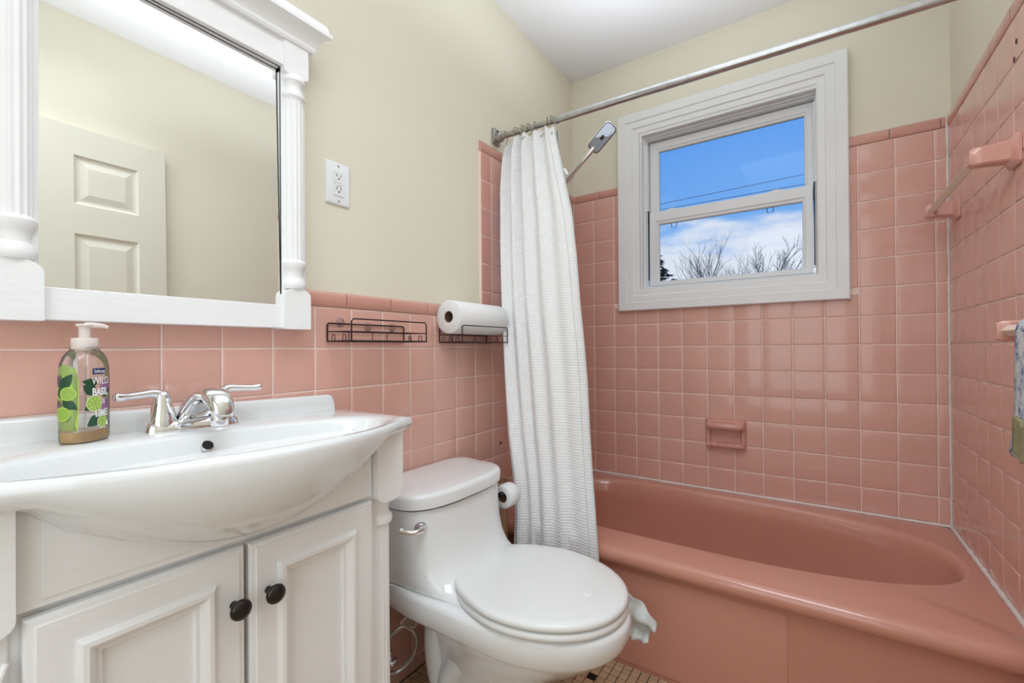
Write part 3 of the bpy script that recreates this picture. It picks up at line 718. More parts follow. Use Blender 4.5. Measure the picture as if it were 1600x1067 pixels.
for dz in (0.048, -0.048): at(MB().lathe([(0.0001, -0.0022), (0.0028, -0.0026), (0.003, -0.0036)], (0, yc, zc + dz), 'x', 10).build('screw', M['rod2'], None), ou)

# ------------------------------------------------------------------ mirror
mr = empty('wall_mirror', (0, -1.807, 1.08)); tag(mr, 'white painted mirror frame with fluted half columns above the vanity', 'mirror')
MC = -1.807
at(MB().box(-0.009, 0.036, MC - 0.205, MC + 0.205, 1.082, 1.136, 0.0015).build('bottom_rail', M['cab']), mr)
at(MB().box(-0.009, 0.040, MC - 0.255, MC + 0.255, 1.702, 1.775, 0.0015).build('top_rail', M['cab']), mr)
for s_ in (-1, 1):
    c = MC + s_ * 0.2295
    at(MB().box(-0.009, 0.028, c - 0.0300, c + 0.0300, 1.12, 1.72, 0.001).build('side_stile', M['cab']), mr)
    # base block with a rounded top
    pl_ = [(c - 0.0325, 1.080), (c + 0.0325, 1.080), (c + 0.0325, 1.158)] + [(c + 0.0325 * math.cos(R(a)), 1.158 + 0.020 * math.sin(R(a))) for a in range(15, 180, 15)] + [(c - 0.0325, 1.158)]
    at(MB().prism(pl_, -0.009, 0.046, 'x').build('base_block', M['cab']), mr)
    pl_ = [(c - 0.030, 1.770), (c - 0.030, 1.692)] + [(c - 0.030 * math.cos(R(a)), 1.692 - 0.010 * math.sin(R(a))) for a in range(20, 180, 20)] + [(c + 0.030, 1.692), (c + 0.030, 1.770)]
    at(MB().prism(pl_, -0.009, 0.046, 'x').build('head_block', M['cab']), mr)
    fl_ = lambda t, h: 1 - 0.085 * (0.5 + 0.5 * math.cos(t * 14)) if 1.245 < h < 1.628 else 1
    prf = [(0.024, 1.176), (0.0265, 1.180), (0.0275, 1.188), (0.0245, 1.197), (0.0205, 1.203), (0.020, 1.212), (0.0225, 1.222), (0.0275, 1.230), (0.0280, 1.238), (0.0235, 1.244), (0.0235, 1.246), (0.0235, 1.27), (0.0235, 1.44), (0.0235, 1.61), (0.0235, 1.627), (0.0235, 1.630), (0.0275, 1.636), (0.0275, 1.643), (0.0215, 1.651), (0.0200, 1.660), (0.0225, 1.668), (0.0275, 1.674), (0.0270, 1.682), (0.024, 1.688)]
    at(MB().lathe(prf, (0.027, c, 0), 'z', 84, a0=-math.pi / 2, a1=math.pi / 2, flute=fl_).build('fluted_column', M['cab'], None, True, 30), mr)
# cornice
cp = [(0.0, 1.762), (0.050, 1.762), (0.053, 1.768), (0.053, 1.774), (0.058, 1.784), (0.068, 1.796), (0.077, 1.801), (0.081, 1.803), (0.081, 1.812), (0.076, 1.816), (0.072, 1.832), (0.068, 1.834), (0.0, 1.834)]
lo = [[(-0.009 if x == 0 else x, MC + s_ * (0.222 + (max(x, 0.046))), z) for x, z in cp] for s_ in (-1, 1)]
at(MB().loft(lo).build('cornice', M['cab'], None, True, 25), mr)
a_, b_ = 0.011, 0.013
me_ = MB(); X0 = 0.0245
gl = [(X0 - (y - MC) * a_ - (z - 1.42) * b_, y, z) for y, z in ((MC - 0.201, 1.134), (MC + 0.201, 1.134), (MC + 0.201, 1.704), (MC - 0.201, 1.704))]
me_.loft([[(-0.004, y, z) for x, y, z in gl], gl])
at(me_.build('mirror_glass', M['silver']), mr)
at(MB().box(0.026, 0.0272, MC + 0.1975, MC + 0.1995, 1.137, 1.704).box(0.026, 0.0272, MC - 0.2, MC + 0.2, 1.7005, 1.7025).build('glazing_gap', M['dark']), mr)

# ------------------------------------------------------------------ vanity cabinet
VC = -1.805
va = empty('vanity_cabinet', (0.14, VC, 0)); tag(va, 'white painted vanity cabinet with two panel doors under the washbasin', 'vanity cabinet')
at(MB().box(0.004, 0.258, VC - 0.318, VC + 0.318, 0.0, 0.845).build('carcass', M['cab']), va)
# apron panel above the doors with a thin groove frame
at(MB().box(0.258, 0.270, VC - 0.262, VC + 0.262, 0.712, 0.845, 0.001).box(0.270, 0.2725, VC - 0.240, VC + 0.240, 0.722, 0.842, 0.001).build('apron_board', M['cab']), va)
for s_ in (-1, 1):
    c = VC + s_ * 0.3
    pl_ = [(c - 0.036, 0.850), (c - 0.036, 0.720)] + [(c - 0.036 * math.cos(R(a)) , 0.712 - 0.020 * math.sin(R(a)) ** 0.8) for a in range(0, 181, 15)] + [(c + 0.036, 0.720), (c + 0.036, 0.850)]
    at(MB().prism(pl_, 0.200, 0.286, 'x').build('corner_block', M['cab']), va)
    fl_ = lambda t, h: 1 - 0.075 * (0.5 + 0.5 * math.cos(t * 16)) if 0.14 < h < 0.630 else 1
    prf = [(0.028, 0.08), (0.028, 0.13), (0.024, 0.14), (0.024, 0.145), (0.024, 0.20), (0.024, 0.60), (0.024, 0.622), (0.024, 0.632), (0.030, 0.638), (0.0315, 0.645), (0.0300, 0.653), (0.0245, 0.658), (0.0235, 0.670), (0.0260, 0.682), (0.0305, 0.690), (0.0310, 0.702)]
    if s_ == 1: at(MB().lathe(prf, (0.240, c + 0.002, 0), 'z', 80, a0=-math.pi / 2, a1=math.pi / 2, flute=fl_).box(0.10, 0.242, c - 0.033, c + 0.024, 0.0, 0.72).build('fluted_column', M['cab'], None, True, 30), va)
    else:
        at(MB().box(0.10, 0.262, c - 0.033, c + 0.033, 0.0, 0.72, 0.002).build('corner_post', M['cab']), va)
        mb = MB()
        for k in range(5):
            z_ = 0.645 - 0.048 * k; y_ = c + 0.030
            pts = [(0.264, y_ - 0.044, z_ - 0.040), (0.272, y_ - 0.026, z_ - 0.024), (0.276, y_ - 0.010, z_ - 0.006), (0.270, y_, z_ + 0.014)]
            mb.tube(spl(pts, 5), [0.004 + 0.007 * math.sin(math.pi * min(1, i / 12)) for i in range(16)], 8)
        at(mb.build('carved_leaves', M['cab'], None, True, 50), va)
def door_leaf(y0, y1, ky):
    z0, z1 = 0.09, 0.704; x = 0.262; xf = 0.281
    lo = []
    def rc(x_, i_): return [(x_, y0 + i_, z0 + i_), (x_, y1 - i_, z0 + i_), (x_, y1 - i_, z1 - i_), (x_, y0 + i_, z1 - i_)]
    for x_, i_ in ((x, 0.001), (xf - 0.008, 0.001), (xf - 0.003, 0.004), (xf - 0.002, 0.010), (xf, 0.0115), (xf, 0.046), (xf + 0.004, 0.0475), (xf + 0.008, 0.052), (xf + 0.0085, 0.058), (xf + 0.004, 0.064), (xf - 0.002, 0.068), (xf - 0.003, 0.073), (xf - 0.010, 0.075), (xf - 0.010, 0.079)): lo.append(rc(x_, i_))
    d = at(MB().loft(lo, True, True).build('door', M['cab'], None, True, 25), va)
    mb = MB().lathe([(0.0065, 0.0), (0.0055, 0.004), (0.0045, 0.012), (0.0075, 0.017), (0.0145, 0.020), (0.0165, 0.024), (0.0155, 0.028), (0.0100, 0.031), (0.0001, 0.032)], (xf, ky, 0.614), 'x', 24)
    k = mb.build('knob', M['bronze'], d, True, 50); k['label'] = 'dark bronze round knob'
    k.matrix_parent_inverse = Matrix.Identity(4)
door_leaf(VC - 0.258, VC - 0.0025, -1.828); door_leaf(VC + 0.0025, VC + 0.258, -1.772)

# ------------------------------------------------------------------ washbasin
def tilt(z, y): return z + max(0, (-1.45 - y)) * 0.020 * max(0, min(1, (z - 0.73) / 0.13))
def basin():
    Nn = 144; cx, cy = 0.235, VC; H = 0.872; y0, y1 = -2.166, -1.441
    def Ff(y):
        s_ = (y - VC) / 0.345
        return 0.288 + 0.118 * max(0, 1 - s_ * s_) ** 1.05
    def ray_out(t):
        c, s_ = math.cos(t), math.sin(t); lo_, hi = 0.0, 0.6
        for _ in range(40):
            m_ = (lo_ + hi) / 2; x, y = cx + c * m_, cy + s_ * m_
            if x > 0.001 and x < Ff(y) and y0 < y < y1: lo_ = m_
            else: hi = m_
        return cx + c * lo_, cy + s_ * lo_
    ang = []
    # denser angles near the corners
    for k in range(Nn): ang.append(2 * math.pi * k / Nn)
    for tx, ty in ((0.287, y1), (0.287, y0), (0.001, y1), (0.001, y0)):
        a = math.atan2(ty - cy, tx - cx) % (2 * math.pi); i = min(range(Nn), key=lambda q: abs(ang[q] - a)); ang[i] = a
    O = [ray_out(t) for t in ang]
    def ell(k_, zz, dx=0.0):
        L_ = []
        for t in ang:
            c, s_ = math.cos(t), math.sin(t); ax = 0.133 if c > 0 else 0.100; by = 0.305
            q = 2.25; r = ((abs(c) / ax) ** q + (abs(s_) / by) ** q) ** (-1 / q)
            # keep inside the front edge
            x, y = cx + dx + c * r * k_, cy + s_ * r * k_
            L_.append([x, y, zz])
        return L_
    loops = [ell(0.03, H - 0.128), ell(0.35, H - 0.124), ell(0.58, H - 0.108), ell(0.76, H - 0.078), ell(0.87, H - 0.045), ell(0.935, H - 0.020), ell(0.97, H - 0.008), ell(1.0, H - 0.002)]
    E_ = ell(1.0, H)
    def mixo(t, zz, ins=0):
        L_ = []
        for (ox, oy), (ex, ey, _) in zip(O, E_):
            dx, dy = ox - cx, oy - cy; l = math.hypot(dx, dy); ox2, oy2 = cx + dx * (1 - ins / l), cy + dy * (1 - ins / l)
            L_.append([ex + (ox2 - ex) * t, ey + (oy2 - ey) * t, zz])
        return L_
    loops.append(mixo(0.3, H + 0.0005)); loops.append(mixo(0.7, H + 0.001)); loops.append(mixo(1, H, 0.010)); loops.append(mixo(1, H - 0.002, 0.004)); loops.append(mixo(1, H - 0.006, 0.001)); loops.append(mixo(1, H - 0.012, 0.0))
    for k in range(1, 11):
        a = k / 10 * math.pi / 2; L_ = []
        for ox, oy in O:
            s_ = (oy - VC) / 0.26
            if ox > 0.284 and abs(s_) < 1.36:
                qx = 0.264; zq = 0.722 + 0.108 * min(1, abs(s_)) ** 2.0; qy = VC + (oy - VC) * 0.985
            else: qx = max(0.002, min(ox - 0.02, 0.264)); zq = 0.836; qy = oy + (0.028 if oy < VC - 0.3 else (-0.028 if oy > VC + 0.3 else 0))
            zs = H - 0.012
            ca, sa = math.cos(a), math.sin(a)
            L_.append([qx + (ox - qx) * ca ** 0.85, qy + (oy - qy) * ca, zs + (zq - zs) * (0.25 * k / 10 + 0.75 * sa)])
        loops.append(L_)
    for l in loops:
        for p in l: p[2] = tilt(p[2], p[1])
    m_ = MB().loft(loops, True, True)
    root = empty('washbasin', (0.2, VC, 0.87)); tag(root, 'white porcelain washbasin with a bowed front on the vanity', 'washbasin')
    at(m_.build('basin_body', M['porc'], None, True, 70), root)
    # backsplash lip
    pf = [(0.0, 0.86), (0.024, 0.866), (0.018, 0.874), (0.0155, 0.890), (0.0150, 0.905), (0.012, 0.910), (0.007, 0.9115), (0.0, 0.9115)]
    lo = []
    for y, k_ in ((-1.4585, 0.0), (-1.4595, 0.55), (-1.4625, 0.82), (-1.468, 0.97), (-1.475, 1.0), (-1.8, 1.0), (-2.15, 1.0)):
        lo.append([(x, y - (0.001 if z < 0.875 else 0), tilt(0.86 + (z - 0.86) * k_, y)) for x, z in pf])
    at(MB().loft(lo).build('backsplash', M['porc'], None, True, 60), root)
    # overflow hole in the rear wall of the bowl
    c = Vector((0.1465, -1.812, tilt(0.849, -1.812))); n_ = Vector((0.80, 0, 0.60)); u_ = Vector((0, 1, 0)); v_ = n_.cross(u_)
    at(MB().loft([[c + u_ * math.cos(a) * r + v_ * math.sin(a) * r + n_ * h for a in [2 * math.pi * k / 20 for k in range(20)]] for r, h in ((0.0105, -0.004), (0.0105, 0.0016), (0.0092, 0.0022))], True, False).build('overflow_ring', M['chrome'], None, True, 40), root)
    at(MB().loft([[c + u_ * math.cos(a) * r + v_ * math.sin(a) * r + n_ * h for a in [2 * math.pi * k / 20 for k in range(20)]] for r, h in ((0.0093, -0.003), (0.0093, 0.0014))]).build('overflow_hole', M['dark']), root)
    at(MB().lathe([(0.0001, 0.007), (0.016, 0.006), (0.022, 0.002), (0.022, 0.0)], (cx, cy, tilt(H - 0.128, cy)), 'z', 20).build('drain', M['chrome'], None, True), root)
basin()

# ------------------------------------------------------------------ faucet
DZ = 0.8805
fa = empty('faucet', (0.055, -1.80, DZ)); tag(fa, 'chrome two-handle faucet with lever handles on the washbasin', 'faucet')
def oval(hx, hy, z, cx=0.055, cy=-1.80, q=3.2, n=40):
    L_ = []
    for k in range(n):
        t = 2 * math.pi * k / n; c, s_ = math.cos(t), math.sin(t); r = (abs(c) ** q + abs(s_) ** q) ** (-1 / q)
        L_.append((cx + hx * r * c, cy + hy * r * s_, tilt(z, cy + hy * r * s_) - 0.0))
    return L_
Z_ = 0.8725
at(MB().loft([oval(0.027, 0.081, Z_ - 0.002), oval(0.027, 0.081, Z_ + 0.003), oval(0.025, 0.079, Z_ + 0.011), oval(0.021, 0.074, Z_ + 0.017), oval(0.014, 0.060, Z_ + 0.020)]).build('base_plate', M['chrome'], None, True, 60), fa)
for s_ in (-1, 1):
    y = -1.80 + s_ * 0.051
    h = MB().lathe([(0.0235, DZ + 0.008), (0.0230, DZ + 0.018), (0.0228, DZ + 0.019), (0.0205, DZ + 0.030), (0.0165, DZ + 0.046), (0.0140, DZ + 0.060), (0.0125, DZ + 0.068), (0.008, DZ + 0.074), (0.0001, DZ + 0.076)], (0.055, y, 0), 'z', 26)
    h = at(h.build('handle', M['chrome'], None, True, 60), fa)
    pts = spl([(0.055, y - s_ * 0.004, DZ + 0.062), (0.056, y + s_ * 0.012, DZ + 0.071), (0.060, y + s_ * 0.035, DZ + 0.070), (0.065, y + s_ * 0.060, DZ + 0.069), (0.068, y + s_ * 0.074, DZ + 0.071)], 5)
    rr = [0.0105 - 0.004 * math.sin(min(1, i / 14) * 1.5) + (0.0010 if i > 14 else 0) for i in range(len(pts))]; rr[-1] = 0.003
    l_ = MB().tube(pts, rr, 12).build('lever', M['chrome'], h, True, 60)
    l_.matrix_parent_inverse = Matrix.Identity(4)
# spout
sp = [(0.046, DZ + 0.014, 0.030, 0.012), (0.064, DZ + 0.034, 0.027, 0.018), (0.090, DZ + 0.054, 0.024, 0.017), (0.118, DZ + 0.066, 0.0225, 0.0145), (0.146, DZ + 0.066, 0.0220, 0.0140), (0.168, DZ + 0.056, 0.0215, 0.0165), (0.179, DZ + 0.040, 0.0185, 0.0150), (0.181, DZ + 0.028, 0.0150, 0.0100)]
lo = []
dirs = []
for i, (x, z, hw, hh) in enumerate(sp):
    a = sp[max(i - 1, 0)]; b = sp[min(i + 1, len(sp) - 1)]; d = Vector((b[0] - a[0], 0, b[1] - a[1])).normalized(); n_ = Vector((-d.z, 0, d.x))
    lo.append([Vector((x, -1.80, z)) + Vector((0, 1, 0)) * (hw * (abs(math.cos(t)) ** 0.75) * (1 if math.cos(t) > 0 else -1)) + n_ * (hh * (abs(math.sin(t)) ** 0.75) * (1 if math.sin(t) > 0 else -1)) for t in [2 * math.pi * k / 24 for k in range(24)]])
at(MB().loft(lo).build('spout', M['chrome'], None, True, 60), fa)
at(MB().lathe([(0.0135, DZ + 0.013), (0.0145, DZ + 0.016), (0.0145, DZ + 0.028), (0.0135, DZ + 0.032), (0.0135, DZ + 0.046)], (0.166, -1.80, 0), 'z', 24).build('aerator', M['chrome'], None, True, 40), fa)
at(MB().lathe([(0.0025, DZ), (0.0025, DZ + 0.046), (0.0075, DZ + 0.050), (0.0080, DZ + 0.054), (0.004, DZ + 0.058), (0.0001, DZ + 0.058)], (0.028, -1.80, 0), 'z', 16).build('lift_rod', M['chrome'], None, True, 40), fa)

# ------------------------------------------------------------------ soap bottle
def bottle():
    bx, by, bz = 0.072, -1.962, 0.8835
    root = empty('soap_bottle', (bx, by, bz), R(42)); tag(root, 'clear pump bottle of hand soap with a lime and flower label', 'soap bottle')
    A, B = 0.0375, 0.0235                 # half width (local y), half depth (local x)
    prof = [(0.90, 0.0), (0.965, 0.003), (1.0, 0.010), (1.0, 0.030), (1.0, 0.075), (1.0, 0.105), (0.985, 0.118), (0.93, 0.128), (0.80, 0.138), (0.62, 0.1445), (0.46, 0.148), (0.40, 0.150), (0.40, 0.154)]
    def k_at(h):
        for (k0, h0), (k1, h1) in zip(prof[:-1], prof[1:]):
            if h0 <= h <= h1: return k0 + (k1 - k0) * (h - h0) / (h1 - h0)
        return prof[-1][0]
    q = 2.5
    def surf(t, h, off=0.0):
        k = k_at(h); c, s_ = math.cos(t), math.sin(t); a, b = B + (0.0 if k > .7 else 0), A
        r = ((abs(c) / a) ** q + (abs(s_) / b) ** q) ** (-1 / q)
        bb = k
        kd = bb if bb > 0.6 else bb
        x, y = c * r * (0.62 + 0.38 * kd if kd < 1 else 1), s_ * r * kd
        l = math.hypot(x, y); return Vector((x * (1 + off / l), y * (1 + off / l), h))
    N_ = 48
    ts = [2 * math.pi * i / N_ for i in range(N_)]
    MB().loft([[surf(t, h) for t in ts] for _, h in prof]).build('bottle_body', M['bottle'], root, True, 60)
    hh = [0.0012, 0.003, 0.010, 0.018]
    MB().loft([[surf(t, h, -0.0016) for t in ts] for h in hh]).build('liquid', M['soap'], root, True, 60)
    # collar and pump
    MB().lathe([(0.0165, 0.150), (0.0172, 0.151), (0.0172, 0.167), (0.0165, 0.1685), (0.008, 0.1695)], (0, 0, 0), 'z', 40, flute=lambda t, h: 1 - 0.015 * (0.5 + 0.5 * math.cos(t * 40))).build('collar', M['pump'], root, True, 50)
    pm = MB().lathe([(0.0075, 0.169), (0.0075, 0.1865), (0.0105, 0.188), (0.0115, 0.190), (0.0105, 0.192), (0.0001, 0.1925)], (0, 0, 0), 'z', 24).build('pump_head', M['pump'], root, True, 50)
    a = R(38)
    pts = [(0, 0, 0.1895), (0.012 * math.cos(a), 0.012 * math.sin(a), 0.1902), (0.022 * math.cos(a), 0.022 * math.sin(a), 0.1893), (0.029 * math.cos(a), 0.029 * math.sin(a), 0.1868)]
    MB().tube(spl(pts, 4), [0.005, 0.005, 0.005, 0.0048, 0.0046, 0.0044, 0.0042, 0.004, 0.0038, 0.0036, 0.0034, 0.003, 0.0026], 10).build('nozzle', M['pump'], pm, True, 50)
    MB().tube([(0, 0, 0.006), (0.001, 0.001, 0.15)], 0.0022, 8).build('dip_tube', M['cup'], root, True)
    # printed label: front faces +x (local); arc parameter s (metres along the surface), h height
    def arc_t(s_):
        # numeric arc length from t=0
        t = 0; l = 0; p = surf(0, 0.07); d = 0.004 if s_ > 0 else -0.004
        while l < abs(s_):
            t += d; n_ = surf(t, 0.07); l += (n_ - p).length; p = n_
            if abs(t) > 3.2: break
        return t
    tab = [(i * 0.001, arc_t(i * 0.001)) for i in range(0, 92)]
    def T(s_):
        a_ = abs(s_) * 1000; i = int(a_); i = min(i, 90); f = a_ - i; t = tab[i][1] + (tab[i + 1][1] - tab[i][1]) * f; return t if s_ >= 0 else -t
    def print_(name, shapes, m, lvl):
        V = []; F = []
        for poly in shapes:
            # fan of a convex-ish polygon, subdivided radially so that it follows the curve
            cx = sum(p[0] for p in poly) / len(poly); cy = sum(p[1] for p in poly) / len(poly); b = len(V); n_ = len(poly)
            V.append(surf(T(cx), cy, lvl))
            for r in (0.5, 1.0):
                for p in poly: V.append(surf(T(cx + (p[0] - cx) * r), cy + (p[1] - cy) * r, lvl))
            for i in range(n_):
                j = (i + 1) % n_; F.append((b, b + 1 + i, b + 1 + j)); F.append((b + 1 + i, b + 1 + n_ + i, b + 1 + n_ + j, b + 1 + j))
        me = bpy.data.meshes.new(name); me.from_pydata(V, [], F); me.update(); return newobj(name, me, root, m)
    circ = lambda x, y, r, n_=20: [(x + r * math.cos(2 * math.pi * k / n_), y + r * math.sin(2 * math.pi * k / n_)) for k in range(n_)]
    def leaf(x, y, L_, w, a): 
        pts = [(L_ * t, w * math.sin(math.pi * t ** 0.8)) for t in [k / 8 for k in range(9)]] + [(L_ * t, -w * math.sin(math.pi * t ** 0.8)) for t in [k / 8 for k in range(7, 0, -1)]]
        return [(x + p * math.cos(a) - q_ * math.sin(a), y + p * math.sin(a) + q_ * math.cos(a)) for p, q_ in pts]
    def flower(x, y, r, n_=13, a0=0):
        o = []
        for k in range(n_):
            a = a0 + 2 * math.pi * k / n_; o.append([(x, y), (x + r * 0.6 * math.cos(a - 0.16), y + r * 0.6 * math.sin(a - 0.16)), (x + r * math.cos(a), y + r * math.sin(a)), (x + r * 0.6 * math.cos(a + 0.16), y + r * 0.6 * math.sin(a + 0.16))])
        return o
    g1 = mat('print_lime_light',  srgb(176, 208, 74), 0.4); g2 = mat('print_dark_leaf',  srgb(34, 78, 52), 0.4); g3 = mat('print_purple',  srgb(150, 82, 170), 0.4); g4 = mat('print_lime_rim',  srgb(222, 238, 176), 0.4); g5 = mat('print_navy',  srgb(24, 46, 108), 0.4); g6 = mat('print_white',  srgb(244, 246, 246), 0.5); g7 = mat('print_lime_flesh',  srgb(152, 186, 78), 0.4); g8 = mat('print_purple_dark',  srgb(104, 66, 112), 0.4); g9 = mat('print_lime_wedge',  srgb(190, 218, 110), 0.4)
    # left side (towards the camera's left): green field with muted fruit
    sL = -0.052
    print_('side_field', [[(sL - 0.026, 0.020), (sL + 0.016, 0.020), (sL + 0.018, 0.06), (sL + 0.018, 0.100), (sL + 0.014, 0.120), (sL - 0.004, 0.127), (sL - 0.020, 0.120), (sL - 0.026, 0.09)]], g1, 0.0003)
    print_('side_flower', flower(sL - 0.010, 0.100, 0.012) + flower(sL - 0.012, 0.062, 0.010), g8, 0.0006)
    print_('side_leaves', [leaf(sL - 0.006, 0.086, 0.030, 0.008, 1.0), leaf(sL - 0.002, 0.070, 0.024, 0.007, -0.7), leaf(sL - 0.012, 0.080, 0.018, 0.008, 0.2)], g2, 0.0008)
    print_('side_limes', [circ(sL + 0.005, 0.080, 0.0108), circ(sL - 0.003, 0.048, 0.0115)], g9, 0.0010)
    print_('side_lime_flesh', [circ(sL + 0.005, 0.080, 0.0093), circ(sL - 0.003, 0.048, 0.0100)], g7, 0.0012)
    sF = -0.006
    print_('front_leaves', [leaf(sF - 0.001, 0.094, 0.024, 0.007, 2.95), leaf(sF - 0.004, 0.078, 0.024, 0.009, 2.5), leaf(sF - 0.002, 0.062, 0.022, 0.008, 3.6), leaf(sF + 0.004, 0.040, 0.026, 0.009, 3.7), leaf(sF + 0.008, 0.072, 0.024, 0.007, 0.6)], g2, 0.0003)
    print_('front_flowers', flower(sF + 0.014, 0.090, 0.013) + flower(sF + 0.014, 0.059, 0.013), g3, 0.0005)
    print_('front_limes', [circ(sF - 0.006, 0.062, 0.0135), circ(sF + 0.008, 0.031, 0.0100)], g4, 0.0007)
    print_('front_lime_flesh', [circ(sF - 0.006, 0.062, 0.0118), circ(sF + 0.008, 0.031, 0.0085)], g7, 0.0009)
    wd = []
    for (x, y, r) in ((sF - 0.006, 0.062, 0.0105), (sF + 0.008, 0.031, 0.0074)):
        for k in range(8):
            a = k * math.pi / 4; wd.append([(x + 0.0012 * math.cos(a), y + 0.0012 * math.sin(a)), (x + r * math.cos(a - 0.28), y + r * math.sin(a - 0.28)), (x + r * math.cos(a + 0.28), y + r * math.sin(a + 0.28))])
    print_('lime_wedges', wd, g9, 0.0010)
    rb_ = [(sF + 0.003 + a_ * 1.0, 0.114 + b_) for a_, b_ in rrect(0.0125, 0.0050, 0.0012, 3)]
    print_('logo_plate', [rb_], g5, 0.0006)
    def text(s_, size, cs, ch, name, bold=0.0, sxx=0.85):
        cu = bpy.data.curves.new(name, 'FONT'); cu.body = s_; cu.size = size; cu.align_x = 'CENTER'; cu.align_y = 'CENTER'; cu.offset = bold; cu.resolution_u = 3
        to = bpy.data.objects.new(name, cu); COL.objects.link(to); bpy.context.view_layer.update()
        me = bpy.data.meshes.new_from_object(to.evaluated_get(bpy.context.evaluated_depsgraph_get())); COL.objects.unlink(to); bpy.data.objects.remove(to)
        bm = bmesh.new(); bm.from_mesh(me)
        for v in bm.verts: v.co = surf(T(cs + v.co.x * sxx), ch + v.co.y, 0.0016)
        bm.to_mesh(me); bm.free(); me.materials.clear(); return newobj(name, me, root, g6)
    text('Softsoap', 0.0078, sF + 0.003, 0.114, 'logo_lettering', 0.0001, 0.78)
    text('WILD', 0.0165, sF + 0.005, 0.098, 'label_lettering', 0.0001, 0.78)
    text('BASIL', 0.0170, sF + 0.004, 0.080, 'label_lettering', 0.0006, 0.72)
    text('&', 0.0110, sF + 0.010, 0.064, 'label_lettering', 0.0, 0.8)
    text('LIME', 0.0165, sF + 0.006, 0.045, 'label_lettering', 0.0003, 0.74)
    text('HAND SOAP', 0.0035, sF + 0.008, 0.021, 'label_lettering', 0.0, 0.8)
bottle()

